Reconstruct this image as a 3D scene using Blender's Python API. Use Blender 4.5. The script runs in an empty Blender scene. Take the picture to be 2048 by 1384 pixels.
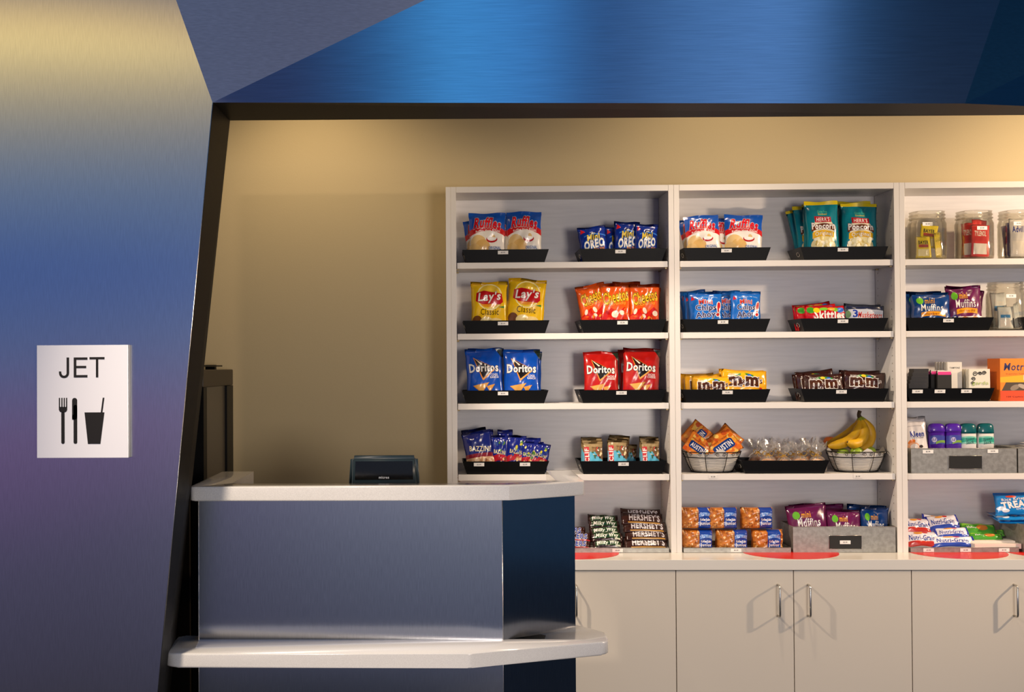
import bpy, bmesh, math, random
from mathutils import Vector, Matrix
rnd = random.Random(7)
S = bpy.context.scene; C = S.collection; PI = math.pi
# ------------------------------------------------------------------ camera
F, PX, PY = 2600.0, 811.8155, 699.2472
YAW, PITCH, ROLL = 0.0317, 0.0141, -0.0055
CAM = Vector((0.0028, -5.3882, 1.6759))
cy_, sy_, cp_, sp_ = math.cos(YAW), math.sin(YAW), math.cos(PITCH), math.sin(PITCH)
FW = Vector((-sy_*cp_, cy_*cp_, sp_)); R0 = Vector((cy_, sy_, 0)); U0 = R0.cross(FW)
RT = math.cos(ROLL)*R0 + math.sin(ROLL)*U0; UP = -math.sin(ROLL)*R0 + math.cos(ROLL)*U0
cd = bpy.data.cameras.new('camera'); cam = bpy.data.objects.new('camera', cd); C.objects.link(cam)
cd.sensor_width = 36; cd.lens = F*36/2048; cd.shift_x = (1024-PX)/2048; cd.shift_y = (PY-692)/2048; cd.clip_start = .05
m = Matrix((RT, UP, -FW)).transposed().to_4x4(); m.translation = CAM; cam.matrix_world = m
S.camera = cam
def at(x, y, Y=0.0):
    """point on the vertical plane Y seen at photo pixel (x, y)"""
    d = RT*((x-PX)/F) - UP*((y-PY)/F) + FW
    t = (Y-CAM.y)/d.y
    return Vector((CAM.x+d.x*t, Y, CAM.z+d.z*t))
def ax(x, y, Y=0.0): return at(x, y, Y).x
def az(x, y, Y=0.0): return at(x, y, Y).z
PXM = 1/483.0            # one photo pixel at the shelf fronts, in metres
# ------------------------------------------------------------------ view, world, lights
S.view_settings.view_transform = 'Standard'; S.view_settings.look = 'None'
S.view_settings.gamma = 1; S.view_settings.use_curve_mapping = False; S.view_settings.exposure = 0.0
def lin(h):
    h = h.lstrip('#'); v = [int(h[i:i+2], 16)/255 for i in (0, 2, 4)]
    return tuple((c/12.92 if c <= .04045 else ((c+.055)/1.055)**2.4) for c in v)+(1,)
def world():
    w = bpy.data.worlds.new('terminal_hall'); S.world = w; w.use_nodes = True
    nt = w.node_tree; N = nt.nodes; L = nt.links; N.clear()
    out = N.new('ShaderNodeOutputWorld'); bg = N.new('ShaderNodeBackground'); L.new(bg.outputs[0], out.inputs[0])
    tc = N.new('ShaderNodeTexCoord'); sp = N.new('ShaderNodeSeparateXYZ'); L.new(tc.outputs['Generated'], sp.inputs[0])
    def mr(src, a, b, c=0., d=1., smooth=False):
        n = N.new('ShaderNodeMapRange'); n.inputs[1].default_value = a; n.inputs[2].default_value = b
        n.inputs[3].default_value = c; n.inputs[4].default_value = d
        if smooth: n.interpolation_type = 'SMOOTHSTEP'
        L.new(src, n.inputs[0]); return n.outputs[0]
    def ramp(src, st):
        n = N.new('ShaderNodeValToRGB'); L.new(src, n.inputs[0]); e = n.color_ramp.elements
        e[0].position = 0; e[1].position = 1
        for p, c in st[1:-1]: e.new(p)
        for i, (p, c) in enumerate(st): e[i].color = lin(c)
        return n.outputs[0]
    def mix(f, a, b):
        n = N.new('ShaderNodeMix'); n.data_type = 'RGBA'; L.new(f, n.inputs[0]); L.new(a, n.inputs[6]); L.new(b, n.inputs[7]); return n.outputs[2]
    z, x, y = sp.outputs[2], sp.outputs[0], sp.outputs[1]
    ns = N.new('ShaderNodeTexNoise'); ns.inputs['Scale'].default_value = 2.5; L.new(tc.outputs['Generated'], ns.inputs[0])
    ad = N.new('ShaderNodeMath'); ad.operation = 'MULTIPLY_ADD'; ad.inputs[1].default_value = .10; L.new(ns.outputs[0], ad.inputs[0]); 
    sb = N.new('ShaderNodeMath'); sb.operation = 'ADD'; sb.inputs[1].default_value = -.05; L.new(z, sb.inputs[0]); L.new(sb.outputs[0], ad.inputs[2])
    el = mr(ad.outputs[0], -.5, .5)
    low = ramp(el, WORLD_LOW)
    low = mix(mr(x, -.19, -.05, smooth=True), low, ramp(el, WORLD_MID))
    azi = mr(x, -1, 1)
    high = ramp(azi, WORLD_HIGH)
    dk = N.new('ShaderNodeRGB'); dk.outputs[0].default_value = lin(WORLD_RIGHT)
    c = mix(mr(x, .30, .62, smooth=True), low, dk.outputs[0])
    c = mix(mr(z, .45, .62, smooth=True), c, high)
    L.new(c, bg.inputs[0]); bg.inputs[1].default_value = WORLD_STRENGTH
# position p in the ramps = 0.5 + sin(elevation) (unseen hall, colours invented for the metal to reflect); high ramp adds blue overhead bands
WORLD_LOW = [(0.0, '#28262c'), (.26, '#34323e'), (.36, '#403e54'), (.42, '#544468'), (.45, '#5e4a70'), (.51, '#485880'), (.565, '#365088'),
             (.62, '#586c88'), (.665, '#80807a'), (.705, '#b8a67c'), (.725, '#ffe496'), (.742, '#e8c482'), (.762, '#7c7270'), (.80, '#585a66'), (.84, '#52525f'), (.95, '#50505c')]
WORLD_MID = [(0.0, '#2c2a30'), (.24, '#343648'), (.30, '#545868'), (.38, '#6a7080'), (.42, '#787e8e'), (.55, '#5a6c90'), (.80, '#54566a'), (.95, '#505260')]
WORLD_HIGH = [(0.0, '#1c2a48'), (.45, '#223156'), (.478, '#285688'), (.505, '#4090d0'), (.535, '#3a7ec0'), (.562, '#1e3e6c'), (.585, '#3a689e'), (.63, '#5082be'), (.644, '#0c3a62'), (.665, '#04203a'), (1.0, '#010e1c')]
WORLD_RIGHT = '#10293f'
WORLD_STRENGTH = 2.0
world()
def lamp(name, kind, loc, power, col, size=.05, aim=None, cone=None, blend=.5):
    d = bpy.data.lights.new(name, kind); d.energy = power; d.color = lin(col)[:3]
    if kind == 'AREA': d.size = size
    else: d.shadow_soft_size = size
    if cone: d.spot_size = math.radians(cone); d.spot_blend = blend
    o = bpy.data.objects.new(name, d); C.objects.link(o); o.location = loc
    if aim is not None: o.rotation_euler = (Vector(aim)-Vector(loc)).to_track_quat('-Z', 'Y').to_euler()
    return o
lamp('shelf_spotlight', 'SPOT', (3.95, -1.10, 2.385), 260, '#ffe0be', .035, aim=(1.9, .1, 1.7), cone=86, blend=.8)
lamp('left_spotlight', 'SPOT', (-.55, -.95, 2.6), 150, '#ffe8d0', .03, aim=(1.35, -.25, .8), cone=56, blend=.4)
lamp('wall_downlight_and_fill', 'SPOT', (-.62, -.40, 3.1), 32, '#ffe0b0', .08, aim=(-.5, .2, 1.7), cone=115, blend=.9)
lamp('wall_downlight_and_fill', 'SPOT', (2.7, -.40, 3.1), 20, '#ffe0b0', .08, aim=(2.7, .2, 2.1), cone=110, blend=.9)  # added fill, brightens the wall at upper right
lamp('wall_downlight_and_fill', 'SPOT', (1.2, -.40, 3.1), 12, '#ffe4bc', .08, aim=(1.2, .2, 2.3), cone=120, blend=.9)  # added gentle fill along the upper middle of the wall
lamp('shelf_downlight', 'SPOT', (1.05, -.75, 3.15), 58, '#ffe6cc', .05, aim=(1.05, -.15, .9), cone=80, blend=.8)
lamp('shelf_downlight', 'SPOT', (2.35, -.75, 3.15), 14, '#ffe2bc', .05, aim=(2.35, -.15, .9), cone=80, blend=.8)
lamp('hall_spotlight', 'SPOT', (-1.2, -3.5, 3.9), 600, '#ffead2', .12, aim=(-.45, -1.3, .9), cone=31, blend=.9)
lamp('front_fill', 'AREA', (2.0, -6.6, 1.6), 100, '#fff0e2', 1.1, aim=(1.0, 0, 1.2))  # unseen fill added in front to lift the shelf interiors
# ------------------------------------------------------------------ materials
MC = {}
def mat(name, col, rough=.5, metal=0., bump=None, spec=.5, coat=0., noise=None, trans=0., ior=1.45, alpha=1.):
    if name in MC: return MC[name]
    m = bpy.data.materials.new(name); m.use_nodes = True; MC[name] = m
    nt = m.node_tree; b = nt.nodes['Principled BSDF']
    b.inputs['Base Color'].default_value = lin(col); b.inputs['Roughness'].default_value = rough
    b.inputs['Metallic'].default_value = metal; b.inputs['Specular IOR Level'].default_value = spec
    b.inputs['Coat Weight'].default_value = coat; b.inputs['Coat Roughness'].default_value = .12
    b.inputs['Transmission Weight'].default_value = trans; b.inputs['IOR'].default_value = ior; b.inputs['Alpha'].default_value = alpha
    if noise or bump: tc = nt.nodes.new('ShaderNodeTexCoord')
    if noise:      # (scale, colour2, stretch)
        n = nt.nodes.new('ShaderNodeTexNoise'); mp = nt.nodes.new('ShaderNodeMapping'); mp.inputs['Scale'].default_value = noise[2]
        n.inputs['Scale'].default_value = noise[0]; n.inputs['Detail'].default_value = 4
        nt.links.new(tc.outputs['Object'], mp.inputs[0]); nt.links.new(mp.outputs[0], n.inputs[0])
        r = nt.nodes.new('ShaderNodeValToRGB'); r.color_ramp.elements[0].position = .38; r.color_ramp.elements[1].position = .62
        r.color_ramp.elements[0].color = lin(col); r.color_ramp.elements[1].color = lin(noise[1])
        nt.links.new(n.outputs[0], r.inputs[0]); nt.links.new(r.outputs[0], b.inputs['Base Color'])
    if bump:       # (scale, strength, stretch)
        n = nt.nodes.new('ShaderNodeTexNoise'); mp = nt.nodes.new('ShaderNodeMapping'); mp.inputs['Scale'].default_value = bump[2]
        n.inputs['Scale'].default_value = bump[0]; n.inputs['Detail'].default_value = 3
        nt.links.new(tc.outputs['Object'], mp.inputs[0]); nt.links.new(mp.outputs[0], n.inputs[0])
        k = nt.nodes.new('ShaderNodeBump'); k.inputs['Strength'].default_value = bump[1]; k.inputs['Distance'].default_value = .002
        nt.links.new(n.outputs[0], k.inputs['Height']); nt.links.new(k.outputs[0], b.inputs['Normal'])
    return m
def brushed(name, col, col2, stretch, rot=0., rough=.3, aniso=.8, metal=1.0, angle=0.):
    """brushed sheet metal: anisotropic along the UV u axis, fine streaks in object space"""
    m = bpy.data.materials.new(name); m.use_nodes = True; nt = m.node_tree; b = nt.nodes['Principled BSDF']; L = nt.links
    b.inputs['Metallic'].default_value = metal; b.inputs['Roughness'].default_value = rough
    b.inputs['Anisotropic'].default_value = aniso; b.inputs['Anisotropic Rotation'].default_value = rot; b.inputs['Specular IOR Level'].default_value = .5 if metal > .5 else .12
    tg = nt.nodes.new('ShaderNodeTangent'); tg.direction_type = 'UV_MAP'; tg.uv_map = 'UVMap'; L.new(tg.outputs[0], b.inputs['Tangent'])
    tc = nt.nodes.new('ShaderNodeTexCoord'); mp = nt.nodes.new('ShaderNodeMapping'); mp.inputs['Scale'].default_value = stretch
    mp.inputs['Rotation'].default_value = (0, angle, 0)
    n = nt.nodes.new('ShaderNodeTexNoise'); n.inputs['Scale'].default_value = 1; n.inputs['Detail'].default_value = 6
    L.new(tc.outputs['Object'], mp.inputs[0]); L.new(mp.outputs[0], n.inputs[0])
    r = nt.nodes.new('ShaderNodeValToRGB'); r.color_ramp.elements[0].position = .3; r.color_ramp.elements[1].position = .7
    r.color_ramp.elements[0].color = lin(col); r.color_ramp.elements[1].color = lin(col2)
    L.new(n.outputs[0], r.inputs[0]); L.new(r.outputs[0], b.inputs['Base Color'])
    k = nt.nodes.new('ShaderNodeBump'); k.inputs['Strength'].default_value = .05; k.inputs['Distance'].default_value = .0006
    L.new(n.outputs[0], k.inputs['Height']); L.new(k.outputs[0], b.inputs['Normal'])
    return m
def pk(h, fin='foil'):          # package print colour
    rough, coat = {'foil': (.24, .5), 'paper': (.6, 0), 'matte': (.42, .1)}[fin]
    return mat('print_%s_%s' % (fin, h.lstrip('#')), h, rough, 0, coat=coat, bump=(60, .25, (1, 1, 1)) if fin == 'foil' else None)
LAM = mat('white_laminate', '#e4e0da', .38, bump=(30, .05, (1, 1, 1)))
LAMB = mat('laminate_backing', '#e6e4e4', .25, noise=(6, '#e0dede', (1, 1, 14)))
SOLID = mat('solid_surface', '#e9e6e0', .16, coat=.5, noise=(420, '#dcd9d3', (1, 1, 1)))
DOORM = mat('door_laminate', '#d9d0c0', .5)
GAP = mat('dark_gap', '#1c1612', .8)
BLK = mat('black_tray', '#050506', .4, spec=.22, bump=(300, .08, (1, 1, 1)))
BLKP = mat('black_plastic', '#060607', .45, spec=.2)
CHROME = mat('satin_steel', '#c8c4bc', .25, 1.0)
GALV = mat('galvanised_steel', '#8f8d86', .4, .55, noise=(60, '#a19f98', (1, 1, 1)))
WHITE = mat('white_paper', '#efeeea', .6)
INK = mat('black_ink', '#16120f', .5)
WIRE = mat('black_wire', '#120f0d', .4, .3)
PAPER = mat('tissue', '#efe9df', .8)
# ------------------------------------------------------------------ mesh helpers
def tagg(o, label=None, cat=None, group=None, kind=None):
    if label: o['label'] = label
    if cat: o['category'] = cat
    if group: o['group'] = group
    if kind: o['kind'] = kind
    return o
def obj(name, bm, mats, parent=None, smooth=False, me=None):
    if me is None:
        me = bpy.data.meshes.new(name)
        if smooth:
            for f in bm.faces: f.smooth = True
        bm.to_mesh(me); bm.free()
        for x in (mats if isinstance(mats, (list, tuple)) else [mats]): me.materials.append(x)
    o = bpy.data.objects.new(name, me); C.objects.link(o)
    if parent: o.parent = parent
    return o
def empty(name, loc=(0, 0, 0), rz=0.):
    o = bpy.data.objects.new(name, None); C.objects.link(o); o.location = loc; o.rotation_euler = (0, 0, rz); o.empty_display_size = .05
    return o
def box(bm, x0, x1, y0, y1, z0, z1, mi=0, bev=0.):
    vs = [bm.verts.new(p) for p in ((x0, y0, z0), (x1, y0, z0), (x1, y1, z0), (x0, y1, z0), (x0, y0, z1), (x1, y0, z1), (x1, y1, z1), (x0, y1, z1))]
    fs = [bm.faces.new([vs[i] for i in f]) for f in ((3, 2, 1, 0), (4, 5, 6, 7), (0, 1, 5, 4), (1, 2, 6, 5), (2, 3, 7, 6), (3, 0, 4, 7))]
    for f in fs: f.material_index = mi
    if bev:
        es = set(e for f in fs for e in f.edges)
        r = bmesh.ops.bevel(bm, geom=list(es), offset=bev, segments=2, affect='EDGES', profile=.5)
        for f in r['faces']: f.material_index = mi
    return fs
def prism(bm, pts, z0, z1, mi=0, bev=0., seg=3):
    a = [bm.verts.new((p[0], p[1], z0)) for p in pts]; b = [bm.verts.new((p[0], p[1], z1)) for p in pts]
    n = len(pts); fs = [bm.faces.new(a[::-1]), bm.faces.new(b)]
    for i in range(n): fs.append(bm.faces.new((a[i], a[(i+1) % n], b[(i+1) % n], b[i])))
    for f in fs: f.material_index = mi
    if bev:
        es = list(fs[0].edges)+list(fs[1].edges)
        bmesh.ops.bevel(bm, geom=es, offset=bev, segments=seg, affect='EDGES', profile=.5)
def tube(bm, pts, r, n=6, mi=0, closed=False, caps=True):
    pts = [Vector(p) for p in pts]; rings = []; m = len(pts)
    rr = r if isinstance(r, (list, tuple)) else [r]*m
    prev = None
    for i, p in enumerate(pts):
        a = pts[(i-1) % m] if (closed or i > 0) else p; b = pts[(i+1) % m] if (closed or i < m-1) else p
        t = (b-a).normalized()
        if prev is None:
            ref = Vector((0, 0, 1)) if abs(t.z) < .9 else Vector((1, 0, 0)); s = t.cross(ref).normalized()
        else:
            s = (prev - t*prev.dot(t)).normalized()
        prev = s; u = t.cross(s)
        rings.append([bm.verts.new(p + (s*math.cos(2*PI*k/n)+u*math.sin(2*PI*k/n))*rr[i]) for k in range(n)])
    for i in range(m if closed else m-1):
        A, B = rings[i], rings[(i+1) % m]
        for k in range(n):
            f = bm.faces.new((A[k], A[(k+1) % n], B[(k+1) % n], B[k])); f.material_index = mi; f.smooth = True
    if not closed and caps:
        for rg in (rings[0][::-1], rings[-1]):
            f = bm.faces.new(rg); f.material_index = mi
def lathe(bm, prof, n=24, mi=0, cap=(True, True), sx=1., sy=1., off=(0, 0), pw=2.):
    def c_(v): return math.copysign(abs(v)**(2/pw), v)
    rings = [[bm.verts.new((off[0]+r*sx*c_(math.cos(2*PI*k/n)), off[1]+r*sy*c_(math.sin(2*PI*k/n)), z)) for k in range(n)] for r, z in prof]
    for A, B in zip(rings, rings[1:]):
        for k in range(n):
            f = bm.faces.new((A[k], A[(k+1) % n], B[(k+1) % n], B[k])); f.material_index = mi; f.smooth = True
    if cap[0]: bm.faces.new(rings[0][::-1]).material_index = mi
    if cap[1]: bm.faces.new(rings[-1]).material_index = mi
def setuv(o, U, V):
    me = o.data; uv = me.uv_layers.new(name='UVMap'); U, V = Vector(U), Vector(V)
    for l in me.loops:
        p = me.vertices[l.vertex_index].co; uv.data[l.index].uv = (p.dot(U), p.dot(V))
TX = {}
def textgeo(s, off=0.):
    """2D triangles of a word, scaled to the unit box of its zero-offset outline"""
    key = (s, off)
    if key in TX: return TX[key]
    def raw(o_):
        cu = bpy.data.curves.new('word', 'FONT'); cu.body = s; cu.size = 1; cu.resolution_u = 2; cu.space_character = 1.12; cu.offset = o_
        ob = bpy.data.objects.new('word', cu); me = ob.to_mesh()
        v = [(p.co.x, p.co.y) for p in me.vertices]; f = [tuple(p.vertices) for p in me.polygons]
        ob.to_mesh_clear(); bpy.data.objects.remove(ob); bpy.data.curves.remove(cu)
        return v, f
    v0, _ = raw(0); x0 = min(p[0] for p in v0); x1 = max(p[0] for p in v0); y0 = min(p[1] for p in v0); y1 = max(p[1] for p in v0)
    v, f = raw(off)
    TX[key] = ([((p[0]-x0)/(x1-x0)-.5, (p[1]-y0)/(y1-y0)-.5) for p in v], f)
    return TX[key]
def shape2d(sp):
    """[(verts2d, faces, colour)] for one drawing item, in drawing units"""
    k = sp[0]
    if k == 'R': _, a, b, c, d, col = sp; return [([(a, b), (c, b), (c, d), (a, d)], [(0, 1, 2, 3)], col)]
    if k == 'E':
        _, a, b, rx, ry, col = sp[:6]; n = 18; rt = math.radians(sp[6]) if len(sp) > 6 else 0
        P = [(rx*math.cos(2*PI*i/n), ry*math.sin(2*PI*i/n)) for i in range(n)]
        return [([(a+p*math.cos(rt)-q*math.sin(rt), b+p*math.sin(rt)+q*math.cos(rt)) for p, q in P], [tuple(range(n))], col)]
    if k == 'P': return [(list(sp[1]), [tuple(range(len(sp[1])))], sp[2])]
    if k == 'T':
        _, s, cx, cy, w, h, col = sp[:7]; o = sp[7] if len(sp) > 7 else {}
        res = []; b = o.get('b', .012); sh = o.get('sh', 0); rt = math.radians(o.get('rot', 0)); arc = o.get('arc', 0)
        for off, c in list(o.get('out', []))+[(b, col)]:
            v, f = textgeo(s, round(off*.5, 4)); vv = []
            for x, y in v:
                y2 = y*(1+o.get('fan', 0)*abs(x)*2)
                X = x*w+sh*y2*h; Y = y2*h+arc*h*(.25-x*x*1.0)*4-(arc*h*.5)
                vv.append((cx+X*math.cos(rt)-Y*math.sin(rt), cy+X*math.sin(rt)+Y*math.cos(rt)))
            res.append((vv, f, c))
        return res
def swoosh(x0, x1, ylo, yhi, bow, n=10, end=0):   # a curved band
    a = [(x0+(x1-x0)*i/n, ylo+bow*(1-(2*i/n-1)**2)+end*i/n) for i in range(n+1)]
    b = [(x, yhi+bow*(1-(2*i/n-1)**2)+end*i/n) for i, (x, _) in enumerate(a)]
    return a+b[::-1]
def package(name, W, H, T, base, art, kind='tb', seed=1, fin='foil', crimp=.07, pinch=.05, wr=1.35, top=None):
    """a filled pouch ('tb' sealed top and bottom, 'lr' sealed at its ends) or a 'box'; drawing units are photo pixels"""
    r = random.Random(seed); NU, NV = (14, 16) if kind != 'box' else (1, 1)
    if kind == 'lr': NU, NV = 18, 10
    ph = [r.uniform(0, 6.3) for _ in range(8)]
    def prof(t, pw, c): t = min(1, abs(t)/(1-c)); return max(0, 1-t**pw)
    def P(a, b, s):
        if kind == 'box': return Vector((a*W/2, s*T/2, b*H/2+H/2))
        if kind == 'tb': e, g = b, a
        else: e, g = a, b
        fe = prof(e, 3.2, crimp*2)**.62; fg = max(0, 1-abs(g)**2.6)**.7
        if name == 'crumb_cake': fe = prof(e, 9, .03)**.4; fg = max(0, 1-abs(g)**8)**.5
        d = T/2*fe*fg
        if s < 0:
            ang = g*5.2+ph[0]
            d += wr*T*.055*math.sin(ang*2.1+e*2+ph[1])*fg*(abs(e)**2)*min(1, fe*3)*1.4
            d += wr*T*.05*math.sin(e*6+g*3+ph[2])*fg*fe + wr*T*.04*math.sin(g*9-e*7+ph[3])*fg*fe
            d -= wr*T*.10*math.exp(-((g-.55*math.sin(ph[4]))**2)*30)*fe*fg*abs(e)
        bend = T*.10*math.sin(g*3.1+ph[5])*max(0, abs(e)-.75)*4*wr
        wd = 1-pinch*fe*(1+.25*math.sin(e*7+ph[6]*(1 if g > 0 else 2)))
        if kind == 'tb': return Vector((a*W/2*wd, s*d+bend, (b+.012*wr*math.sin(a*4+ph[7])*(b > .9))*H/2+H/2))
        return Vector((a*W/2, s*d+bend, b*H/2*wd+H/2))
    SC = PXM; W, H, T = W*SC, H*SC, T*SC
    G = [[P(-1+2*i/NU, -1+2*j/NV, -1) for j in range(NV+1)] for i in range(NU+1)]
    K = [[P(-1+2*i/NU, -1+2*j/NV, 1) for j in range(NV+1)] for i in range(NU+1)]
    bm = bmesh.new(); cols = [base]
    def ci(c):
        if c not in cols: cols.append(c)
        return cols.index(c)
    if kind == 'box':
        box(bm, -W/2, W/2, -T/2, T/2, 0, H, 0, .0008)
    else:
        A = [[bm.verts.new(p) for p in row] for row in G]
        B = [[(A[i][j] if i in (0, NU) or j in (0, NV) else bm.verts.new(K[i][j])) for j in range(NV+1)] for i in range(NU+1)]
        for i in range(NU):
            for j in range(NV):
                bm.faces.new((A[i][j], A[i+1][j], A[i+1][j+1])); bm.faces.new((A[i][j], A[i+1][j+1], A[i][j+1])); bm.faces.new((B[i][j], B[i][j+1], B[i+1][j+1], B[i+1][j]))
        for f in bm.faces: f.smooth = True
        if top:
            for f in bm.faces:
                if f.calc_center_median().z > H*top[0]: f.material_index = ci(top[1])
    n = 0; lstep = min(.0001, .0022/max(1, len(art)))
    for sp in art:
        for vs, fs, col in shape2d(sp):
            n += 1; b2 = bmesh.new()
            vv = [b2.verts.new((x*SC, y*SC, 0)) for x, y in vs]
            for f in fs:
                try: b2.faces.new([vv[i] for i in f])
                except ValueError: pass
            e = .0004; xs = [v.co.x for v in vv]; ys = [v.co.y for v in vv]; b2bb = [Vector((a_, c_, 0)) for a_ in (min(xs), max(xs)) for c_ in (min(ys), max(ys))]
            for co, no, clear in ([((e, 0, 0), (-1, 0, 0), 1), ((W-e, 0, 0), (1, 0, 0), 1), ((0, e, 0), (0, -1, 0), 1), ((0, H-e, 0), (0, 1, 0), 1)]
                    + [((W*i/NU, 0, 0), (1, 0, 0), 0) for i in range(1, NU)] + [((0, H*j/NV, 0), (0, 1, 0), 0) for j in range(1, NV)]
                    + ([((W*i/NU, 0, 0), (NU/W, -NV/H, 0), 0) for i in range(-NV+1, NU)] if kind != 'box' else [])):
                if not clear:      # skip cuts that miss this shape
                    nn = Vector(no); c0 = Vector(co).dot(nn)
                    if c0 < min(p.dot(nn) for p in b2bb) or c0 > max(p.dot(nn) for p in b2bb): continue
                bmesh.ops.bisect_plane(b2, geom=b2.verts[:]+b2.edges[:]+b2.faces[:], plane_co=co, plane_no=no, clear_outer=bool(clear), dist=1e-6)
            mi = ci(col); mp = {}
            off = .00025+lstep*n
            for v in b2.verts:
                u, w = v.co.x/W*NU, v.co.y/H*NV; i, j = min(NU-1, max(0, int(u))), min(NV-1, max(0, int(w))); u -= i; w -= j
                p = G[i][j]+(G[i+1][j]-G[i][j])*u+(G[i+1][j+1]-G[i+1][j])*w if u >= w else G[i][j]+(G[i][j+1]-G[i][j])*w+(G[i+1][j+1]-G[i][j+1])*u
                mp[v] = bm.verts.new(p+Vector((0, -off, 0)))
            for f in b2.faces:
                q = [mp[v] for v in f.verts]
                if f.normal.z < 0: q.reverse()
                try: nf = bm.faces.new(q)
                except ValueError: continue
                nf.material_index = mi; nf.smooth = kind != 'box'
            b2.free()
    me = bpy.data.meshes.new(name); bm.to_mesh(me); bm.free()
    for c in cols: me.materials.append(pk(c, fin))
    me['wh'] = (W, H, T)
    return me
def decal(bm, art, W, H, M, mi0=1):
    """flat drawing added to bm through the map M(x, y, layer)->point; returns colours used in order"""
    cols = []; n = 0
    for sp in art:
        for vs, fs, col in shape2d(sp):
            n += 1
            if col not in cols: cols.append(col)
            vv = [bm.verts.new(M(x, y, n)) for x, y in vs]
            for f in fs:
                try: bm.faces.new([vv[i] for i in f]).material_index = mi0+cols.index(col)
                except ValueError: pass
    return cols
# ------------------------------------------------------------------ setting
WALLM = mat('wall_paint', '#c0b08c', .7, bump=(180, .12, (1, 1, 1)))
YB = .252                                   # rear wall plane
bm = bmesh.new(); box(bm, -3.2, 5.5, YB, YB+.1, 0, 3.3); tagg(obj('wall_back', bm, WALLM), kind='structure')
bm = bmesh.new(); box(bm, -6, 7, -4.2, YB+.1, -.1, 0); tagg(obj('floor', bm, mat('floor_tile', '#34363c', .4, noise=(3, '#2e3036', (1, 1, 1)))), kind='structure')
bm = bmesh.new(); box(bm, -3.2, 5.5, -1.2, YB, 3.3, 3.38); tagg(obj('ceiling', bm, mat('ceiling_paint', '#8a8478', .9)), kind='structure')
YF, YJ = -1.55, -1.22                       # hall-side face and shop-side face of the metal surround
METL = brushed('brushed_metal_vertical', '#b6b6b8', '#c4c4c6', (600, 600, 22), rough=.15, aniso=.85, angle=math.radians(-18))
METH = brushed('brushed_metal_horizontal', '#a9abb0', '#b9bbc0', (9, 330, 330), rough=.17, aniso=.85)
METD = brushed('metal_return_dark_reflection', '#0a0908', '#110e0c', (330, 10, 10), rough=.5, aniso=.3, metal=.0)  # dark reflections in jamb and soffit put into a near-black base
def quad(bm, pts, mi=0):
    f = bm.faces.new([bm.verts.new(p) for p in pts]); f.material_index = mi; return f
A = at(425, 205, YF); Bt = at(352, 0, YF)
dirn = (Bt-A)/(Bt.z-A.z); Btop = A+dirn*1.0                    # facet seam carried on above the frame
Abot = A+(at(315, 1384, YF)-A)/(at(315, 1384, YF).z-A.z)*(0-A.z)
Aj = at(460, 241, YJ); Ajl = at(383, 975, YJ); jd = (Ajl-Aj)/(Ajl.z-Aj.z); Ajb = Aj+jd*(0-Aj.z)
bm = bmesh.new()
quad(bm, [(-3.6, YF, 0), Abot, A, Btop, (-3.6, YF, Btop.z)])
o = obj('wall_left', bm, METL); setuv(o, (1, 0, 0), (0, 0, 1)); tagg(o, kind='structure')
bm = bmesh.new(); quad(bm, [Abot, Ajb, Aj, A]); quad(bm, [Ajb, (-3.6, YJ, 0), (-3.6, YJ, 3.3), (Aj.x, YJ, 3.3), Aj], 0)
o = obj('trim_1', bm, METD); setuv(o, (0, 1, 0), (0, 0, 1)); tagg(o, kind='structure')
# overhead fascia: middle facet, long blue facet, end facet
Pm = at(850, 0, YF+.10); Pm = A+(Pm-A)*2.6
Q = at(1930, 207, YF); Q2 = at(2000, 0, YF+.10); Q2 = Q+(Q2-Q)*2.6; E1 = at(2900, 248, YF+.02); E2 = E1+Vector((.3, .5, .9))
bm = bmesh.new(); quad(bm, [A, Pm, Btop]); o1 = obj('wall_front', bm, METH); setuv(o1, (0, 0, 1), (1, 0, 0)); tagg(o1, kind='structure')
bm = bmesh.new(); quad(bm, [A, Q, Q2, Pm]); o1 = obj('wall_front', bm, METH); setuv(o1, (0, 0, 1), (1, 0, 0)); tagg(o1, kind='structure')
bm = bmesh.new(); quad(bm, [Q, E1, E2, Q2]); o1 = obj('wall_front', bm, METH); setuv(o1, (0, 0, 1), (1, 0, 0)); tagg(o1, kind='structure')
Rj = at(2900, 224, YJ)
Rq = at(1930, 231, YJ)
bm = bmesh.new(); quad(bm, [A, Aj, Rq, Q]); quad(bm, [Q, Rq, Rj, E1]); quad(bm, [Aj, (Aj.x, YJ, 3.3), (Rj.x, YJ, 3.3), Rj, Rq])
o = obj('trim_2', bm, METD); setuv(o, (0, 1, 0), (1, 0, 0)); tagg(o, kind='structure')
# a thin bright folded edge down the left panel
bm = bmesh.new(); tube(bm, [A+Vector((.001, -.001, 0)), Abot+Vector((.001, -.001, 0))], .0012, 5)
tagg(obj('trim_3', bm, CHROME), kind='structure')
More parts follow.
